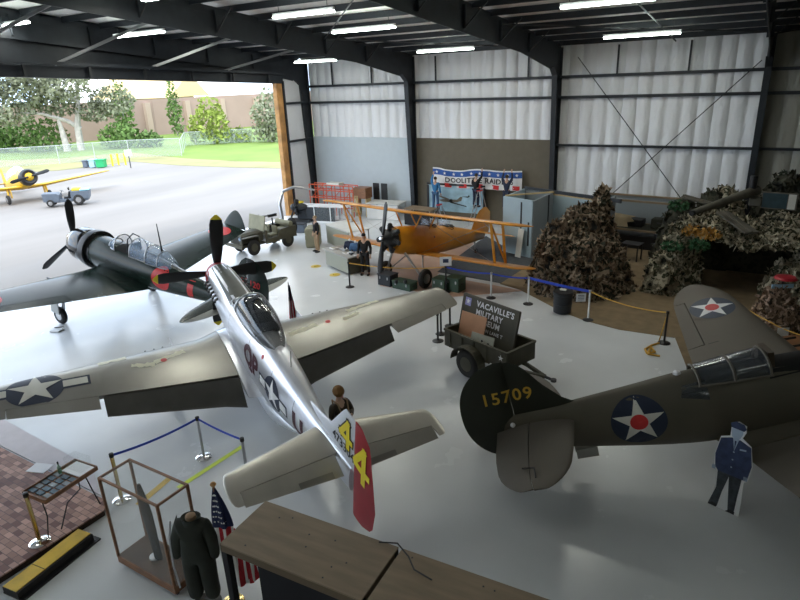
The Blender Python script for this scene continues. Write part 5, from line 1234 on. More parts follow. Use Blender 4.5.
# small flag before the silver nose
p = G(291, 336); fl_ = thing('flag', 'small US flag hanging from a thin pole in front of the silver wing', 'flag', (G(288, 282, 2.15).x, G(288, 282, 2.15).y, 0), az)
MB().tube([(0, 0, 0), (0, 0, 2.15)], .014, 8).build('flag_pole', 'steel', fl_); MB().lathe([(.15, 0), (.15, .02), (.02, .05)], (0, 0, 0), (0, 0, 1), 18).build('base', 'black', fl_)
def hanging(parent, z0, z1, w0, w1, m, nm, x=0, n=10, amp=.035, y=0, off=0.0):
    mb = MB(); rows = []
    for j in range(n+1):
        t = j/n; z = z0+(z1-z0)*t; w = w0+(w1-w0)*t; rows.append([(x+w*(i/18-.3), y-off+amp*math.sin(i*1.25+j*.25)*(0.4+t), z) for i in range(19)])
    mb.rings(rows, cap=False, closed=False); o = mb.build(nm, m, parent); return o
def stripes_mat(nm, sc_, ax='X'):
    m = mat(nm, (.6, .05, .06), .8); nt = m.node_tree; tc = nt.nodes.new('ShaderNodeTexCoord'); sp_ = nt.nodes.new('ShaderNodeSeparateXYZ'); mu = nt.nodes.new('ShaderNodeMath'); mu.operation = 'MULTIPLY'; mu.inputs[1].default_value = sc_; fr_ = nt.nodes.new('ShaderNodeMath'); fr_.operation = 'FRACT'; gt = nt.nodes.new('ShaderNodeMath'); gt.operation = 'GREATER_THAN'; gt.inputs[1].default_value = .5; mx = nt.nodes.new('ShaderNodeMix'); mx.data_type = 'RGBA'; mx.inputs['A'].default_value = (.45, .02, .03, 1); mx.inputs['B'].default_value = (.72, .70, .68, 1)
    nt.links.new(tc.outputs['Object'], sp_.inputs[0]); nt.links.new(sp_.outputs[ax], mu.inputs[0]); nt.links.new(mu.outputs[0], fr_.inputs[0]); nt.links.new(fr_.outputs[0], gt.inputs[0]); nt.links.new(gt.outputs[0], mx.inputs['Factor']); nt.links.new(mx.outputs['Result'], nt.nodes['Principled BSDF'].inputs['Base Color'])
stripes_mat('stripes', 14); stripes_mat('stripes_big', 9)
mat('flag_navy', (.012, .02, .07), .8)
hanging(fl_, 2.05, 1.05, .06, .26, 'stripes', 'flag_stripes'); hanging(fl_, 2.06, 1.62, .05, .15, 'flag_navy', 'flag_canton', off=.02)

# ================================================================ CAMOUFLAGE DISPLAY (right)
def scraps(mb, pts, n, size, rnd, nrm_up=.3):
    for _ in range(n):
        p = V(rnd.choice(pts))+V((rnd.uniform(-.09, .09), rnd.uniform(-.09, .09), rnd.uniform(-.02, .09))); s = size*rnd.uniform(.4, 1.4)
        u = V((rnd.gauss(0, .8), rnd.gauss(0, .8), rnd.gauss(0, 1.3))).normalized(); w = u.cross(V((rnd.gauss(0, 1), rnd.gauss(0, 1), rnd.gauss(0, 1)))).normalized()
        a = [p-u*s, p-u*s*.2+w*s*.45, p+u*s*.6+w*s*.25, p+u*s, p+u*s*.1-w*s*.4]
        mb.add(a, [(0, 1, 2, 3, 4)])
def camo(label, poles, m, seed, nm='camouflage_net', pw=1.7, nscr=2600, size=.13, cat='camouflage net', ground=True, step=.16, hfun=None, extra=None):
    rnd = random.Random(seed); cx = sum(p[0] for p in poles)/len(poles); cy = sum(p[1] for p in poles)/len(poles)
    x0 = min(p[0]-p[3] for p in poles); x1 = max(p[0]+p[3] for p in poles); y0 = min(p[1]-p[3] for p in poles); y1 = max(p[1]+p[3] for p in poles)
    def hh(x, y):
        best = -1
        for px, py, h, r_ in poles:
            d = math.hypot(x-px, y-py)/r_; an = math.atan2(y-py, x-px); d *= 1+.10*math.sin(an*5+seed)+.05*math.sin(an*11)
            best = max(best, h*(1-d**pw))
        return best+.16*noise.noise(V((x*2.1, y*2.1, seed)))+.07*noise.noise(V((x*5, y*5, seed)))
    nx, ny = int((x1-x0)/step)+2, int((y1-y0)/step)+2; mb = MB(); idx = {}; vs = []; pts = []
    H_ = [[hh(x0+i*step, y0+j*step) for j in range(ny)] for i in range(nx)]
    for i in range(nx):
        for j in range(ny):
            idx[i, j] = len(vs); z = max(H_[i][j], .015); vs.append((x0+i*step-cx, y0+j*step-cy, z))
    fs = []
    for i in range(nx-1):
        for j in range(ny-1):
            q = [(i, j), (i+1, j), (i+1, j+1), (i, j+1)]
            if max(H_[a][b] for a, b in q) > .03 : fs.append([idx[k] for k in q]); 
            if max(H_[a][b] for a, b in q) > .03:
                zs = [max(H_[a][b], .02) for a, b in q]; n_ = 1+int((max(zs)-min(zs))/.2)
                for k in range(n_):
                    t = rnd.random(); a_, b_ = rnd.choice(q), rnd.choice(q); va, vb = V(vs[idx[a_]]), V(vs[idx[b_]]); pts.append(va.lerp(vb, t))
    r = thing(nm, label, cat, (cx, cy, 0)); mb.add(vs, fs); net = mb.build('net', m, r, True)
    bm = bmesh.new(); bm.from_mesh(net.data); bmesh.ops.delete(bm, geom=[v for v in bm.verts if not v.link_faces], context='VERTS'); bm.to_mesh(net.data); bm.free()
    sm = MB(); scraps(sm, pts, nscr, size, rnd); s_ = sm.build('cloth_scraps', m, r, False); s_['kind'] = 'stuff'
    return r
camo('tall brown camouflage net mound between the blue booth and the open bench', [(-5.6, 22.2, 2.7, 1.25), (-6.1, 21.3, 2.25, 1.2), (-5.0, 21.0, 1.9, 1.25), (-5.5, 20.4, 1.1, 1.1), (-5.15, 22.5, 3.35, .45)], 'camo_net', 3, pw=3.0, nscr=4200, size=.17)
camo('pale camouflage net pillar at the left of the cave opening', [(-2.4, 22.5, 2.15, .68), (-2.7, 21.8, 1.35, .6), (-2.3, 23.2, 2.3, .55)], 'camo_pale', 5, pw=3.6, nscr=2400, size=.14)
camo('pale camouflage net slope at the right of the cave opening', [(2.0, 22.9, 2.0, 1.3), (1.2, 22.6, 1.3, .9), (3.1, 23.2, 2.7, 1.6), (4.0, 22.2, 2.4, 1.5)], 'camo_pale', 8, pw=2.4, nscr=5200, size=.15)
camo('dark leafy camouflage heap behind the cave pillar, beside the open bench', [(-2.75, 25.2, 2.6, .9), (-1.8, 25.8, 2.85, .9), (-2.6, 24.4, 2.0, .75)], 'camo_dark', 9, pw=2.6, nscr=1600)
XC = WY(768, 200, 27.3).x
camo('dark camouflage drape in the far right corner behind the framed picture', [(XC+.5, 27.6, 3.3, .9), (XC+1.7, 27.4, 3.5, 1.2), (XC+3.3, 27.3, 3.4, 1.5), (XC-.1, 27.7, 2.2, .7)], 'camo_dark', 10, pw=3.6, nscr=2600, size=.16)
camo('tan dry foliage clump on top of the dark camouflage near the gun barrel', [(-1.4, 27.6, 2.75, .9)], 'camo_pale', 12, pw=3, nscr=500)
# roof of the cave
rf = thing('net_canopy', 'camouflage net canopy roofing the dark cave opening', 'camouflage net', (-.2, 23.2, 0)); rnd = random.Random(4)
mb = MB(); rows = []; pts = []
for j in range(13):
    rw = []
    for i in range(22):
        x = -1.8+3.7*i/21; y_ = -1.1+2.9*j/12; z = 1.95+.25*math.sin(i*.5)*.4+.2*noise.noise(V((x*1.5, y_*1.5, 2)))+.13*y_; rw.append((x, y_, z)); pts.append(V((x, y_, z)))
    rows.append(rw)
mb.rings(rows, cap=False, closed=False); mb.build('net', 'camo_pale', rf); sm = MB(); scraps(sm, pts, 1300, .13, rnd); scraps(sm, [p-V((0, 0, .1)) for p in pts if p.y < -.9], 260, .12, rnd); s_ = sm.build('cloth_scraps', 'camo_pale', rf, False); s_['kind'] = 'stuff'
mb = MB(); mb.box((.0, 1.9, 1.0), (3.8, .1, 2.0)).build('rear_drape', 'camo_dark', rf, False)
for x, y_ in ((-1.7, -.9), (1.7, -.9), (-1.7, 1.7), (1.7, 1.7)): MB().tube([(x, y_, 0), (x, y_, 1.95)], .04, 8).build('pole', 'wood_dark', rf)
for i, (px, py, z, m, lb) in enumerate(((693, 231, 2.1, 'autumn', 'orange autumn leaves on the left of the net canopy'), (710, 234, 2.15, 'autumn', 'orange autumn leaves in the middle of the net canopy'), (673, 246, 1.6, 'green_leaf', 'green artificial leaves on the pale net pillar'), (678, 205, 2.7, 'green_leaf', 'green artificial leaves on the dark heap by the bench'), (699, 245, 1.9, 'green_leaf', 'green artificial leaves over the cave mouth'))):
    p = G(px, py, z); mb = MB(); rnd = random.Random(i); leaves(mb, (0, 0, 0), (.38, .3, .2), 130, .08, rnd) if 'leaves' in globals() else None
    r = thing('leaf_garland', lb, 'foliage', p); mb.build('leaf_cluster', m, r, False) if mb.v else None
# gun barrel resting on top, flat planks
a, b = G(692, 213, 2.75), G(757, 190, 3.2); gb = thing('gun_barrel', 'long mottled gun barrel lying across the top of the camouflage', 'gun', a); d = b-a
MB().tube([(0, 0, 0), d*.1, d*.6, d], [.09, .11, .14, .17], 16).build('barrel', 'camo_gun', gb); MB().tube([d*.92, d*.92+V((0, 0, .55))], .12, 10).build('sight_post', 'black', gb); MB().box(d*.95+V((.1, .0, -.35)), (.4, .4, .3)).build('breech_block', 'camo_gun', gb, False, .04); MB().tube([d*-.01, d*.02], .10, 14).build('muzzle', 'black', gb)
for i, (p_, q_, lb) in enumerate(((G(722, 212, 2.5), G(752, 233, 2.2), 'grey weathered plank sloping down the right side of the canopy'), (G(683, 196, 2.9), G(712, 204, 2.7), 'grey flat panel on top of the dark heap'))):
    r = thing('plank', lb, 'plank', p_); MB().bar((0, 0, 0), q_-p_, .45, .06).build('board', 'camo_gun', r, False); MB().bar(V((0, 0, .04)), q_-p_+V((0, 0, .04)), .06, .04).build('batten', 'olive_wing', r, False)
# framed picture in the corner
p = G(780, 201, 2.3); pc = WY(779, 201, 25.9); r = thing('framed_picture', 'framed sea picture with a white caption strip on the dark camouflage', 'picture', pc, R(-8))
MB().box((0, 0, 0), (1.15, .05, .62)).build('frame', 'olive_wing', r, False); MB().box((-.14, -.03, 0), (.80, .02, .54)).build('print', 'mural_dark' if 'mural_dark' in MT else 'painted_teal', r, False); MB().box((.41, -.03, 0), (.24, .02, .54)).build('caption_strip', 'off_white', r, False); MB().tube([(0, .05, -.3), (0, .05, -pc.z)], .03, 8).build('stand_post', 'wood_dark', r)
# ghillie figure and hats
p = G(770, 329); camo('small figure in a brown ghillie suit beside the olive wing', [(p.x, p.y, 1.35, .5), (p.x+.25, p.y+.15, 1.0, .5)], 'camo_warm', 21, nm='ghillie_suit', pw=3, nscr=700, size=.11, cat='camouflage suit', step=.12)
p = G(783, 282, 1.5); r = thing('stall_sign', 'red topped sign with a pale blue strip above the ghillie figure', 'sign', (p.x, p.y, 0), az); MB().box((0, -.02, 1.38), (.62, .03, .12)).build('blue_strip', 'sign_sky', r, False); MB().lathe([(.02, 1.70), (.25, 1.66), (.30, 1.60), (.05, 1.58)], (.06, 0, 0), (0, 0, 1), 18).build('red_hood', 'rudder_red', r); MB().tube([(0, 0, 0), (0, 0, 1.6)], .025, 8).build('post', 'black', r)
p = G(806, 345, .72); r = thing('round_table', 'brown round table top cut by the right edge behind the olive wing', 'table', (p.x, p.y, 0)); MB().lathe([(.55, .70), (.57, .71), (.57, .74), (.01, .745)], (0, 0, 0), (0, 0, 1), 30).build('table_top', 'wood_top', r); MB().tube([(0, 0, 0), (0, 0, .7)], .05, 10).build('pedestal', 'black', r); MB().lathe([(.3, 0), (.28, .03), (.05, .06)], (0, 0, 0), (0, 0, 1), 18).build('foot', 'black', r)
# open timber bench display behind
bx = thing('open_bench', 'open timber-framed display bench with grey back below the quilted wall', 'bench', (-6.3, 26.9, 0), R(-6)); w_ = 3.4
for x in (0, w_): 
    for y_ in (0, 1.3): MB().box((x, y_, 1.05), (.08, .08, 2.1)).build('post', 'plywood', bx, False)
for z in (.85, 2.1):
    for y_ in (0, 1.3): MB().box((w_/2, y_, z), (w_, .07, .08)).build('rail', 'plywood', bx, False)
MB().box((w_/2, 1.34, 1.45), (w_, .03, 1.2)).build('back_panel', 'partition_grey', bx, False); MB().box((w_/2, .65, .87), (w_, 1.3, .03)).build('shelf', 'olive_dark', bx, False); MB().box((w_/2, .65, .3), (w_-.2, 1.1, .55)).build('base_box', 'black', bx, False)
bm_ = M.Translation((-6.3, 26.9, 0)) @ M.Rotation(R(-6), 4, 'Z')
for i, (x, w2, h2, m, lb) in enumerate(((.5, .6, .38, 'olive_dark', 'dark crate on the bench shelf, left end'), (1.4, .8, .32, 'black', 'low black case on the bench shelf, middle'), (2.5, .7, .42, 'olive_dark', 'dark crate on the bench shelf, right end'))):
    r = thing('equipment_case', lb, 'case', bm_ @ V((x, .75, .887)), R(-6)); MB().box((0, 0, h2/2), (w2, .5, h2)).build('body', m, r, False, .02); MB().box((0, -.26, h2*.6), (.2, .03, .05)).build('handle', 'dark_metal', r, False)
r = thing('wood_offcut', 'jagged pale plywood piece standing in the open bench', 'board', bm_ @ V((.75, .32, .89)), R(-6)); MB().prism([(-.9, 0), (.5, 0), (.45, .2), (.75, .28), (.6, .42), (.8, .5), (-.7, .62)], .03).build('sheet', 'plywood_pale', r, False)
p = G(629, 262); table('side_table', 'small black table in front of the open bench', (p.x, p.y+.35), R(-10), .75, .6, .72, 'black', 'black'); r = thing('stacked_case', 'black case standing under the bench beside the small table', 'case', (p.x+1.0, p.y+.9, 0), 0); MB().box((0, 0, .3), (.6, .4, .6)).build('body', 'black', r, False, .02); MB().box((0, 0, .62), (.2, .05, .04)).build('handle', 'dark_metal', r, False)

# ================================================================ NEAR THE VIEWER
# brick platform with edge
q = [G(0, 447, .12), G(104, 497, .12), G(106, 510, .12), G(0, 573, .12)]
pf = [(-16.5, 6.1), (-9.75, 5.02), (-9.45, 4.75), (-9.75, 1.5), (-16.5, 1.5)]
pa = [G(0, 447, .12), G(60, 474, .12), G(105, 500, .12), G(104, 510, .12), G(0, 577, .12)]
bk = thing('brick_platform', 'low platform of red-brown brick pavers with a dark edge', 'platform', (pa[2].x, pa[2].y, 0)); ox = pa[2].xy.to_3d(); dirE = (pa[4]-pa[3]).normalized(); dirN = (pa[0]-pa[2]).normalized()
P_ = [pa[2]-ox, pa[3]-ox, (pa[3]+dirE*5)-ox, (pa[3]+dirE*5+dirN*7)-ox, pa[2]+dirN*8-ox]; P_ = [V((p.x, p.y, 0)) for p in P_]
n = len(P_); MB().add([(p.x, p.y, .10) for p in P_]+[(p.x, p.y, .125) for p in P_], [tuple(range(n)), tuple(range(n, 2*n))]+[(i, (i+1) % n, (i+1) % n+n, i+n) for i in range(n)]).build('pavers', 'brick_pavers', bk, False)
MB().add([(p.x*1.0, p.y, .002) for p in P_]+[(p.x, p.y, .10) for p in P_], [tuple(range(n)), tuple(range(n, 2*n))]+[(i, (i+1) % n, (i+1) % n+n, i+n) for i in range(n)]).build('edge_frame', 'wood_dark', bk, False)
# glare on the floor beyond the bricks, painted as a thin pale sheet
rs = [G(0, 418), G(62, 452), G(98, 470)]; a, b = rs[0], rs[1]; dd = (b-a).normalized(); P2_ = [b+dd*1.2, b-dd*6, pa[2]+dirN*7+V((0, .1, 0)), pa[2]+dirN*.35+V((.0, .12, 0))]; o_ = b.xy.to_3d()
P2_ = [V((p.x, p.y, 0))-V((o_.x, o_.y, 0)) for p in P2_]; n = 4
rm = MB().add([(p.x, p.y, .003) for p in P2_]+[(p.x, p.y, .02) for p in P2_], [tuple(range(n)), tuple(range(n, 2*n))]+[(i, (i+1) % n, (i+1) % n+n, i+n) for i in range(n)]).build('glare_sheet', 'pale_glare', None, False); rm.location = (o_.x, o_.y, 0); tag(rm, 'pale pinkish sheet painted for the glare on the floor beyond the brick platform', 'painted glare')
# yellow topped step
s0, s1 = G(10, 590, .15), G(86, 531, .15); u_ = s1-s0; st = thing('step_ramp', 'black rubber ramp step with a worn yellow top', 'step', (s0.x, s0.y, 0), math.atan2(u_.y, u_.x)); L = u_.length
MB().prism([(0, 0), (L, 0), (L, .14), (0, .14)], .36, M.Translation((0, .02, 0))).build('tread_body', 'rubber', st, False, .006); MB().box((L/2, .03, .145), (L-.02, .30, .012)).build('yellow_top', 'tape_yellow', st, False); MB().prism([(0, 0), (L+.06, 0), (L+.06, .03), (0, .03)], .46, M.Translation((0, -.02, 0))).build('skirt', 'black', st, False)
MB().box((L*.36, .03, .153), (.01, .30, .004)).build('seam', 'rubber', st, False)
# narrow display rack of tiles on a bent rod stand
b0, b1, b2, b3 = G(28, 489, 1.0), G(45, 501, 1.0), G(97, 467, 1.0), G(80, 458, 1.0); u_ = b2-b1; rk_ = thing('tile_rack', 'narrow wooden tray of dark tiles on a thin bent stand', 'display tray', (b1.x, b1.y, 0), math.atan2(u_.y, u_.x)); L = u_.length; W2 = (b0-b1).length
MB().box((L/2, W2/2, .955), (L, W2, .05)).build('tray', 'wood_brown', rk_, False, .006)
for x, y_, d_ in ((L/2, 0, (L, .02, .08)), (L/2, W2, (L, .02, .08)), (0, W2/2, (.02, W2, .08)), (L, W2/2, (.02, W2, .08))): MB().box((x, y_, .98), d_).build('tray_rim', 'wood_brown', rk_, False)
rnd = random.Random(2)
for i in range(5):
    for j in range(3): MB().box((.08+L*.58*(i+.5)/5-.02, W2*(j+.5)/3, .988), (L*.58/5-.025, W2/3-.04, .02)).build('tile', ('tile_blue' if (i+j) % 3 else 'slate'), rk_, False, .003)
MB().box((L*.82, W2*.45, 1.0), (L*.30, W2*.8, .02)).build('white_card', 'paper', rk_, False)
sg = thing('acrylic_sheet', 'clear acrylic cover standing at the far end of the tile tray', 'cover', (M.Translation((b1.x, b1.y, 0)) @ M.Rotation(math.atan2(u_.y, u_.x), 4, 'Z')) @ V((L*.86, W2*.5, 1.012)), math.atan2(u_.y, u_.x)); MB().box((0, 0, .11), (.24, W2*.7, .22)).build('cover', 'case_glass', sg, False, .006)
MB().tube([(.1, W2*.5, .93), (.12, W2*.5, .5), (.0, W2*.4, .135)], .012, 6).build('stand_rod', 'black', rk_); MB().tube([(L-.2, W2*.5, .93), (L-.22, W2*.5, .6), (L*.5, W2*.5, .5), (.25, W2*.4, .14)], .012, 6).build('stand_rod', 'black', rk_); MB().tube([(L-.1, W2*.5, .93), (L-.05, W2*.4, .5), (L, W2*.3, .135)], .012, 6).build('stand_rod', 'black', rk_)
bt = M.Translation((b1.x, b1.y, 0)) @ M.Rotation(math.atan2(u_.y, u_.x), 4, 'Z') @ V((L*.62, W2*.80, 1.0)); r = thing('bottle', 'small clear and green bottle with a black cap on the tile tray', 'bottle', bt); MB().lathe([(.03, 0), (.033, .01), (.033, .12), (.012, .16), (.012, .2)], (0, 0, 0), (0, 0, 1), 16).build('glass_body', 'bottle_glass', r); MB().lathe([(.015, .19), (.015, .23), (.01, .235)], (0, 0, 0), (0, 0, 1), 12).build('cap', 'black', r)
pp = G(40, 468, .13); r = MB().box((0, 0, .006), (.42, .3, .008), R(20)).build('paper_sheet', 'paper', None, False); r.location = (pp.x, pp.y, .126); tag(r, 'white sheet of paper lying on the bricks behind the tile tray', 'paper')
# glazed display case on castors
cA, cB = G(99, 478, 1.72), G(157, 506, 1.72); u_ = cB-cA; hdc = math.atan2(u_.y, u_.x); L = u_.length; D_ = (G(128, 459, 1.72)-cA).length
cs_ = thing('display_case', 'tall glazed display case with brown timber frame on castors', 'display case', (cA.x, cA.y, 0), hdc)
H2 = 1.72; zb_ = .19
def K(nm, c, d, m='wood_brown', bv=.004): return MB().box(c, d).build(nm, m, cs_, False, bv)
K('base_board', (L/2, D_/2, zb_), (L, D_, .05), 'plywood_dark'); 
for y_ in (0, D_): K('base_rail', (L/2, y_, zb_-.04), (L+.03, .03, .13)); K('top_rail', (L/2, y_, H2), (L+.03, .035, .035))
for x in (0, L): K('base_rail', (x, D_/2, zb_-.04), (.03, D_, .13)); K('top_rail', (x, D_/2, H2), (.035, D_, .035))
for x in (0, L):
    for y_ in (0, D_): K('corner_post', (x, y_, (H2+.1)/2+.0), (.04, .04, H2-.2)) if 0 else K('corner_post', (x, y_, (H2+zb_)/2), (.04, .04, H2-zb_)); 
for x in (.06, L-.06):
    for y_ in (.06, D_-.06): w2 = MB().lathe([(.01, -.02), (.04, -.016), (.04, .016), (.01, .02)], (x, y_, .041), (0, 1, 0), 14).build('castor', 'black', cs_); MB().box((x, y_, .075), (.04, .04, .03)).build('castor_fork', 'steel', w2, False)
K('glass_pane', (L/2, D_/2, H2+.012), (L-.03, D_-.03, .006), 'case_glass', 0); K('glass_pane', (L/2, 0, (H2+zb_)/2), (L-.04, .006, H2-zb_-.05), 'case_glass', 0); K('glass_pane', (L/2, D_, (H2+zb_)/2), (L-.04, .006, H2-zb_-.05), 'case_glass', 0)
for x in (0, L): K('glass_pane', (x, D_/2, (H2+zb_)/2), (.006, D_-.04, H2-zb_-.05), 'case_glass', 0)
pbp = (M.Translation((cA.x, cA.y, 0)) @ M.Rotation(hdc, 4, 'Z')) @ V((L*.45, D_*.5, zb_+.026)); r = thing('propeller_blade', 'dark carved wooden propeller blade standing inside the display case', 'propeller', pbp, hdc)
b_ = MB(); b_.rings([[(c_*1.25*math.cos(q_)*.5-.10*(t-.5), .05*math.sin(q_)*(1-.6*t), 1.38*t+.03) for q_ in [2*PI*k/14 for k in range(14)]] for t, c_ in ((0, .13), (.15, .15), (.4, .21), (.65, .24), (.85, .17), (.97, .09), (1.0, .04))]); b_.build('blade', 'wood_dark', r); MB().lathe([(.09, 0), (.09, .03), (.05, .04)], (-.04, 0, 0), (0, 0, 1), 18).build('stand_foot', 'paper', r)
# flying suit on a stand
p = G(190, 514, 1.66); fs_ = thing('uniform_stand', 'dark green flying suit on a headless dress form beside the display case', 'mannequin', (p.x, p.y, 0), R(-60))
skin('coverall', [(0, 0, .95), (0, 0, 1.15), (0, 0, 1.32), (0, 0, 1.45), (0, .17, 1.38), (.03, .25, 1.1), (.06, .26, .85), (0, -.17, 1.38), (.03, -.25, 1.1), (.06, -.26, .85), (0, .1, .85), (.02, .11, .5), (0, .12, .12), (0, -.1, .85), (.02, -.11, .5), (0, -.12, .12)], [(0, 1), (1, 2), (2, 3), (2, 4), (4, 5), (5, 6), (2, 7), (7, 8), (8, 9), (0, 10), (10, 11), (11, 12), (0, 13), (13, 14), (14, 15)], [(.17, .14), (.17, .14), (.18, .14), .08, .10, .085, .06, .10, .085, .06, .14, .12, .11, .14, .12, .11], 'uniform_green', fs_)
fs_.scale = (1.08, 1.08, 1.08)
MB().lathe([(.06, 1.42), (.07, 1.47), (.065, 1.52), (.02, 1.54)], (0, 0, 0), (0, 0, 1), 16).build('neck_block', 'fur_tan', fs_); MB().lathe([(.2, 0), (.2, .02), (.04, .05)], (0, 0, 0), (0, 0, 1), 18).build('stand_base', 'black', fs_)
MB().tube([(.02, -.27, 1.45), (.08, -.3, 1.2), (.12, -.3, .8), (.1, -.28, .4)], .012, 6).build('hose', 'steel', fs_)
MB().rings([[(.09*math.cos(t)*sc2, .11*math.sin(t)*sc2, z) for t in [2*PI*k/18 for k in range(18)]] for z, sc2 in ((1.40, 1.25), (1.46, 1.12), (1.50, 1.2), (1.47, .9))]).build('collar', 'uniform_green', fs_)
# large US flag on a brass-topped staff
p = G(213, 484, 2.15); fg = thing('flag', 'large US flag furled on a gold-tipped staff beside the plywood crate', 'flag', (p.x, p.y, 0), az-R(10))
MB().tube([(0, 0, 0), (0, 0, 2.12)], .016, 8).build('flag_staff', 'wood_brown', fg); MB().lathe([(.015, 2.10), (.03, 2.12), (.045, 2.145), (.03, 2.17), (.005, 2.18)], (0, 0, 0), (0, 0, 1), 14).build('finial', 'rust_door', fg); MB().lathe([(.17, 0), (.16, .03), (.03, .07)], (0, 0, 0), (0, 0, 1), 20).build('base', 'gold', fg)
def furl(nm, m, z0, z1, r0, r1, parent, x=0, lob=5, off=0, seed=0, n=14, x1=None):
    mb = MB(); rg = []; x1 = x if x1 is None else x1
    for j in range(n+1):
        t = j/n; rr = r0+(r1-r0)*math.sin(t*PI/2); rg.append([((x+(x1-x)*t)+rr*(1+.25*math.sin(lob*a+seed+t))*math.cos(a), rr*.55*(1+.25*math.sin(lob*a+seed+t))*math.sin(a), z0+(z1-z0)*t) for a in [2*PI*k/40 for k in range(40)]])
    mb.rings(rg); return mb.build(nm, m, parent)
cn = furl('flag_canton', 'flag_navy', 2.08, 1.45, .02, .13, fg, .0, x1=.04)
rnd = random.Random(6)
for k in range(24):
    z = 1.98-.085*(k//4); a = PI*(1.15+.22*(k % 4)+(.1 if (k//4) % 2 else 0)); decal('white_star', star2d(.020), (.03*(2.08-z)/.6+(2.08-z)*.16*math.cos(a), 0, z), (1, 0, 0), (0, 0, 1), [cn], 'white', cn, .006, .2)
furl('flag_stripes', 'stripes_big', 1.50, .45, .10, .17, fg, .05, seed=1, x1=.18); hanging(fg, 1.45, .55, .18, .42, 'stripes_big', 'flag_fly', x=.28, amp=.03, y=-.05)
# plywood topped crate units
zc_ = 1.9
pA, pB, pC, pD = G(267, 501, zc_), G(219, 543, zc_), G(394, 556, zc_), G(362, 601, zc_)
u_ = (pD-pB).normalized(); v_ = V((-u_.y, u_.x, 0)); Wc = (pA-pB).dot(v_); Lc = (pC-pA).length
hdp = math.atan2(u_.y, u_.x)
def crate(label, x0, L_):
    o = pB+u_*x0; r = thing('plywood_stand', label, 'stand', (o.x, o.y, 0), hdp, 'plywood topped stands')
    MB().box((L_/2, Wc/2, zc_-.012), (L_-.02, Wc, .024)).build('plywood_top', 'plywood', r, False, .004)
    for y_ in (.02, Wc-.02): MB().box((L_/2, y_, zc_-.075), (L_-.04, .04, .10)).build('apron_rail', 'rail_brown', r, False)
    for x in (.02, L_-.04): MB().box((x, Wc/2, zc_-.075), (.04, Wc-.08, .10)).build('apron_rail', 'rail_brown', r, False)
    for x in (.05, L_-.06):
        for y_ in (.05, Wc-.05): MB().box((x, y_, (zc_-.02)/2), (.09, .09, zc_-.03)).build('leg', 'cloth_black', r, False)
    MB().box((L_/2, Wc*.55, .85), (L_*.9, .03, 1.68)).build('black_drape', 'cloth_black', r, False)
    rnd = random.Random(int(x0*10)+1)
    for k in range(9): MB().lathe([(.012, 0), (.01, .004), (.003, .005)], (L_*rnd.uniform(.08, .92), Wc*rnd.uniform(.1, .9), zc_), (0, 0, 1), 10).build('screw_head', 'dark_metal', r)
    return r
crate('plywood-topped stand at the bottom of the view, the larger left one', 0, Lc+.02); crate('plywood-topped stand cut by the bottom edge, right of the joint', Lc+.05, 1.9)
o = pB+u_*(Lc+.75)+v_*(Wc-.25); cb_ = MB().tube([(-.35, .28, .0), (-.1, .3, .06), (.1, .2, .02), (.25, .05, .012), (.5, .0, .012)], .010, 6).build('cable', 'black'); q = G(404, 560, zc_); cb_.location = (q.x-.05, q.y-.16, zc_+.012); cb_.rotation_euler = (0, 0, hdp); tag(cb_, 'loop of black cable lying on the right plywood stand', 'cable')
# ================================================================ OUTDOORS
struct('apron', MB().box((-62, 20, -.15), (76-.4, 160, .2)).box((XR/2, 0, -.5), (1, 1, .1)), 'concrete')
def ground_poly(name, pts, z, m):
    mb = MB(); n = len(pts); mb.add([(p[0], p[1], z) for p in pts]+[(p[0], p[1], z-.06) for p in pts], [tuple(range(n)), tuple(range(n, 2*n))]+[(i, (i+1) % n, (i+1) % n+n, i+n) for i in range(n)])
    return struct(name, mb, m)
g = [G(0, 173), G(60, 170), G(110, 164), G(130, 161), G(180, 165), G(235, 167), G(330, 169)]
far = [(-60, 150), (-170, 150), (-170, -10), (-95, -10)]
ground_poly('grass_verge', [(p.x, p.y) for p in g]+[(-25, 55), (-25, 150)]+far, -.02, 'dry_grass')
g2 = [G(0, 160), G(60, 158), G(130, 152), G(185, 158), G(240, 161), G(330, 162)]
ground_poly('lawn', [(p.x, p.y) for p in g2]+[(-25, 62), (-25, 150)]+far, .0, 'grass')
# sound wall with pilasters
wp = [V((-128, -20, 0)), V((-105, 30, 0)), V((-92, 70, 0)), V((-78, 130, 0))]
for a, b in zip(wp, wp[1:]):
    struct('sound_wall', MB().bar(a+V((0, 0, 2.85)), b+V((0, 0, 2.85)), .5, 6.1), 'sound_wall')
for (x0, x1) in ((8, 18), (147, 152), (187, 192), (258, 262)):
    pass
def on_wall(px, py):
    d = ray(px, py); best = None
    for a, b in zip(wp, wp[1:]):
        e = b-a; den = d.x*e.y-d.y*e.x
        t = (a.x*e.y-a.y*e.x)/den; p = V((d.x*t, d.y*t, CH+d.z*t)); s_ = (p-a).dot(e)/e.length_squared
        if -.001 <= s_ <= 1.001: best = p
    return best
for px in (12, 149, 189, 224, 258):
    p = on_wall(px, 120)
    if p: n_ = V((-p.x, -p.y, 0)).normalized(); struct('wall_pilaster', MB().box(p.xy.to_3d()+n_*.5+V((0, 0, 2.7)), (.7, 1.0, 5.4)), 'pilaster')
# house gable behind the wall
p = on_wall(154, 98)*1.28
hs = thing('house', 'tan gabled roof of a house showing above the sound wall', 'house', (p.x, p.y, 0), R(25))
MB().box((0, 0, 2.9), (12, 14, 5.8)).build('wall', 'pilaster', hs, False)
w_ = 9.6
MB().add([(s*w_*.9, t*w_, 5.8) for s in (-1, 1) for t in (-1, 1)]+[(s*w_*.9, 0, 10.6) for s in (-1, 1)], [(0, 1, 3, 2), (0, 2, 5, 4), (1, 3, 5, 4), (0, 1, 4), (2, 3, 5)]).build('roof', 'house_roof', hs, False)
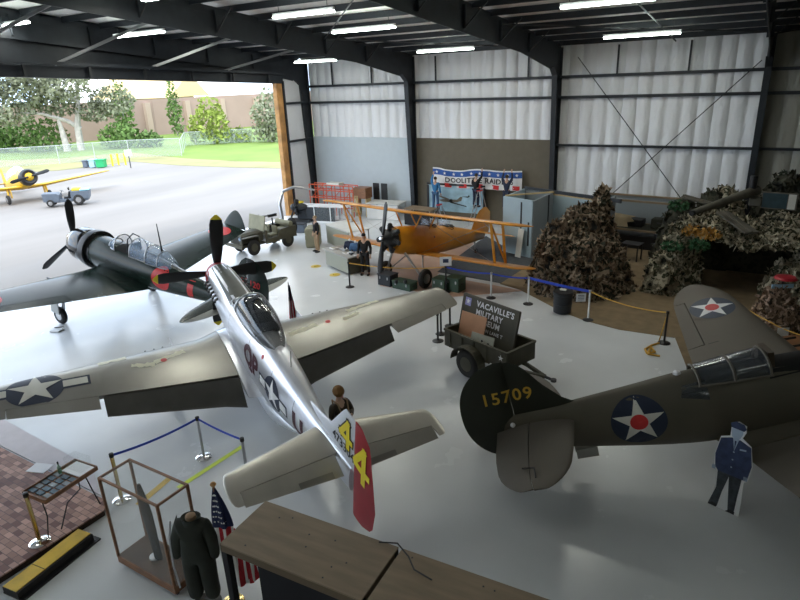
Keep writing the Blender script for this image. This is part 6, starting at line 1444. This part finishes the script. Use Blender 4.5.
# chain link fence: posts, rail, mesh
fpts = [G(-60, 176), G(0, 168), G(60, 164), G(130, 158), G(182, 156)]
def fence(name, pts, label, h=2.0, step=3.2):
    r = thing(name, label, 'fence', pts[0]); o = pts[0]
    for a, b in zip(pts, pts[1:]):
        a_, b_ = a-o, b-o
        MB().add([a_+V((0, 0, .05)), b_+V((0, 0, .05)), b_+V((0, 0, h)), a_+V((0, 0, h))], [(0, 1, 2, 3)]).build('mesh_panel', 'fence_mesh', r, False)
        MB().tube([a_+V((0, 0, h)), b_+V((0, 0, h))], .03, 6).build('top_rail', 'fence_post', r)
        n = max(1, int((b-a).length/step))
        for k in range(n): p = a_.lerp(b_, k/n); MB().tube([p, p+V((0, 0, h+.05))], .04, 6).build('fence_post', 'fence_post', r)
fence('chain_link_fence', fpts, 'chain link fence along the left edge of the apron, below the big tree')
fence('chain_link_fence', [G(182, 156), G(186, 146), G(235, 143), G(300, 140)], 'chain link fence across the far side of the green lawn', 1.8, 4)
# trees and bushes
def tree(label, base, h, crown, leaf, bark, branches, seed, n=1500, size=.35, name='tree', cat='tree'):
    rnd = random.Random(seed); r = thing(name, label, cat, base)
    tr = MB()
    for pts, rad in branches: tr.tube(pts, [rad*(1-.7*i/(len(pts)-1)) for i in range(len(pts))], 8)
    if branches: tr.build('trunk', bark, r)
    mb = MB()
    for c, rr in crown: leaves(mb, c, rr, int(n*rr[0]*rr[1]*rr[2]/sum(q[1][0]*q[1][1]*q[1][2] for q in crown)), size, rnd)
    mb.build('foliage', leaf, r, False)
    return r
tb = G(84, 150); dv = V((tb.x, tb.y, 0)).normalized(); sd = V((-dv.y, dv.x, 0))*-1     # sd: to the right in the picture
k_ = V((tb.x, tb.y, 0)).length/FPX*1.04
def tp(px, py, depth=0): # offset from the trunk base, picture units to metres
    return sd*((px-84)*k_)+V((0, 0, (150-py)*k_))+dv*depth
tree('large grey-barked eucalyptus tree spreading beyond the fence', (tb.x, tb.y, 0), 12,
     [(tp(30, 95), (3.6, 3, 1.9)), (tp(5, 92, 2), (3, 3, 2)), (tp(60, 88, -1), (4, 3, 2.4)), (tp(95, 85), (4.2, 3, 2)), (tp(118, 88, 1), (2.6, 3, 1.3)), (tp(112, 112), (3.2, 3, 1.9)), (tp(70, 112, 2), (3.4, 3, 2)), (tp(38, 118), (3.4, 3, 1.6)), (tp(80, 100, -2), (3.5, 3, 2)), (tp(50, 103), (3.6, 3, 2)), (tp(15, 110), (3, 3, 1.6)), (tp(100, 120), (3, 3, 1.5))], 'leaf_grey', 'bark_pale',
     [([tp(82, 152), tp(83, 130), tp(86, 118), tp(89, 100), tp(92, 82)], .5), ([tp(85, 133), tp(76, 126), tp(60, 120), tp(45, 118)], .35), ([tp(87, 112), tp(78, 104), tp(73, 98), tp(66, 84)], .35), ([tp(72, 152), tp(71, 134), tp(70, 122)], .5)], 3, 9500, .30)
def bush(label, px, py, w, h, m, seed, n=900, depthf=1.0, trunk=False):
    b = G(px, py)*1.0; b.z = 0; k = b.length/FPX*1.05
    W, Hh = w*k/2, h*k
    br = [([(0, 0, 0), (0, 0, Hh*.6)], .12)] if trunk else [([(0, 0, 0), (0, 0, Hh*.35)], .1)]
    return tree(label, b, Hh, [((0, 0, Hh*.5), (W*.75, W*.75, Hh*.5)), ((-W*.4, 0, Hh*.4), (W*.6, W*.6, Hh*.4)), ((W*.4, .3, Hh*.35), (W*.6, W*.6, Hh*.36))], m, 'bark_pale', br, seed, n, .32, 'bush' if not trunk else 'tree', 'bush' if not trunk else 'tree')
bush('green bush at the left edge behind the fence', 8, 152, 34, 24, 'leaf_green', 11)
bush('broad green bush left of the big tree trunk', 45, 151, 50, 26, 'leaf_green', 12)
bush('green bush right of the big tree trunk', 122, 148, 44, 21, 'leaf_green', 13)
bush('small green bush between the wall piers', 150, 147, 26, 14, 'leaf_green', 18, 500)
bush('lime green young tree in front of the sound wall', 214, 144, 36, 42, 'leaf_lime', 14, 900, 1, True)
bush('thin lime sapling by the second wall pier', 196, 144, 12, 26, 'leaf_lime', 15, 200, 1, True)
bush('low lime bush at the foot of the sound wall', 240, 142, 30, 14, 'leaf_lime', 19, 400)
bush('grey-green tree beside the door jamb', 272, 142, 40, 46, 'leaf_grey', 16, 1100, 1, True)
bush('distant tree top above the sound wall left of the house roof', 128, 140, 20, 50, 'leaf_green', 17, 700, 1, True)
bush('distant tree top above the sound wall right of the house roof', 178, 136, 14, 50, 'leaf_green', 20, 500, 1, True)
# equipment at the fence
def barrier(label, px, py, w, h, m, nm='crate', cat='crate'):
    p = G(px, py); k = p.length/FPX*.75
    r = thing(nm, label, cat, (p.x, p.y, 0), az)
    MB().box((0, 0, h*k/2), (w*k, .8, h*k)).build('body', m, r, False, .03); MB().box((0, 0, h*k+.04), (w*k+.1, .9, .08)).build('lid', m, r, False)
barrier('green bin standing at the fence', 102, 166, 8, 7, 'green_sign') if 0 else None
mat('bin_green', (.02, .35, .12), .5); mat('bin_blue', (.35, .55, .65), .5)
barrier('bright green bin standing at the fence', 102, 167, 9, 8, 'bin_green', 'bin', 'bin')
barrier('pale blue bin left of the green bin', 94, 167, 6, 8, 'bin_blue', 'bin', 'bin')
barrier('grey bin leftmost of the bins at the fence', 87, 167, 5, 7, 'tug_grey', 'bin', 'bin')
for i, (px, py, t) in enumerate(((113, 166, 'leaning leftmost'), (119, 165, 'second'), (126, 165, 'last, nearest the white sign'))):
    p = G(px, py); o = MB().tube([(0, 0, 0), (0, 0, 1.2)], .09, 8).build('bollard', 'mark_yellow'); o.location = (p.x, p.y, 0); tag(o, 'yellow bollard by the fence gate, '+t, 'bollard', 'yellow bollards by the gate')
p = G(131, 168); r = thing('sign_post', 'white square sign on a dark post at the apron edge', 'sign', (p.x, p.y, 0), az)
MB().tube([(0, 0, 0), (0, 0, 1.6)], .05, 8).build('post', 'dark_metal', r); MB().box((0, -.06, 1.5), (.7, .04, .6)).build('sign_panel', 'white', r, False)
# tow tug
a, b = G(53, 206), G(88, 203); d = (b-a); r = thing('tow_tractor', 'grey open airfield tug with a blue and yellow load parked on the apron', 'tractor', (a.x, a.y, 0), math.atan2(d.y, d.x)); r.scale = (.76, .76, .8)
L = 3.4
def prof(name, pts, w, m, yc=0, parent=r, **k): return MB().prism(pts, w, M.Translation((0, yc, 0))).build(name, m, parent, False, .02)
prof('hood', [(-.55, .45), (.75, .40), (.85, .95), (.6, 1.1), (-.6, 1.15)], 1.25, 'tug_grey')
prof('chassis', [(-.4, .32), (L-.3, .32), (L-.2, .58), (-.4, .58)], 1.1, 'tug_grey')
prof('rear_body', [(1.75, .5), (3.2, .5), (3.3, 1.15), (1.8, 1.2)], 1.35, 'tug_grey')
prof('seat', [(1.15, .58), (1.6, .58), (1.72, 1.2), (1.6, 1.2), (1.5, .78), (1.15, .78)], .9, 'black')
MB().tube([(.8, 0, .9), (1.0, 0, 1.25)], .03, 6).build('steering_column', 'black', r); MB().lathe([(.17, -.01), (.2, 0), (.17, .01)], (1.0, 0, 1.25), (.4, 0, 1), 16).build('steering_wheel', 'black', r)
MB().box((2.2, 0, 1.30), (.7, .8, .22)).build('yellow_cover', 'tarp_yellow', r, False, .05); MB().box((2.95, 0, 1.24), (.8, 1.2, .08)).build('blue_cover', 'tarp_blue', r, False, .02)
for x, rr in ((0, .32), (2.35, .46)):
    for s in (-1, 1): wheel(r, (x, s*.62, rr), rr, .22)
MB().box((1.65, -.3, 1.42), (.12, .3, .25)).build('headrest', 'black', r, False, .03)
# ---- sky and sun
w = bpy.data.worlds.new('sky'); bpy.context.scene.world = w; w.use_nodes = True; nt = w.node_tree; bg = nt.nodes['Background']
tc = nt.nodes.new('ShaderNodeTexCoord'); mp = nt.nodes.new('ShaderNodeMapping'); mp.inputs['Scale'].default_value = (1, 1, 2.6)
nz = nt.nodes.new('ShaderNodeTexNoise'); nz.inputs['Scale'].default_value = 2.6; nz.inputs['Detail'].default_value = 7
rp = nt.nodes.new('ShaderNodeValToRGB'); rp.color_ramp.elements[0].position = .42; rp.color_ramp.elements[1].position = .62
rp.color_ramp.elements[0].color = (.50, .68, .92, 1); rp.color_ramp.elements[1].color = (1, 1, 1, 1)
nt.links.new(tc.outputs['Generated'], mp.inputs[0]); nt.links.new(mp.outputs[0], nz.inputs['Vector']); nt.links.new(nz.outputs['Fac'], rp.inputs[0]); nt.links.new(rp.outputs[0], bg.inputs[0])
bg.inputs[1].default_value = SKY
sd_ = bpy.data.lights.new('sun', 'SUN'); sd_.energy = SUN; sd_.angle = R(6); sd_.color = (1, .97, .92)
so = bpy.data.objects.new('sun', sd_); C.objects.link(so); so.rotation_euler = (R(38), R(22), R(0))
vs = bpy.context.scene.view_settings; vs.view_transform = 'Standard'; vs.look = 'None'; vs.gamma = 1; vs.use_curve_mapping = False; vs.exposure = EXPO
bpy.context.scene.display_settings.display_device = 'sRGB'
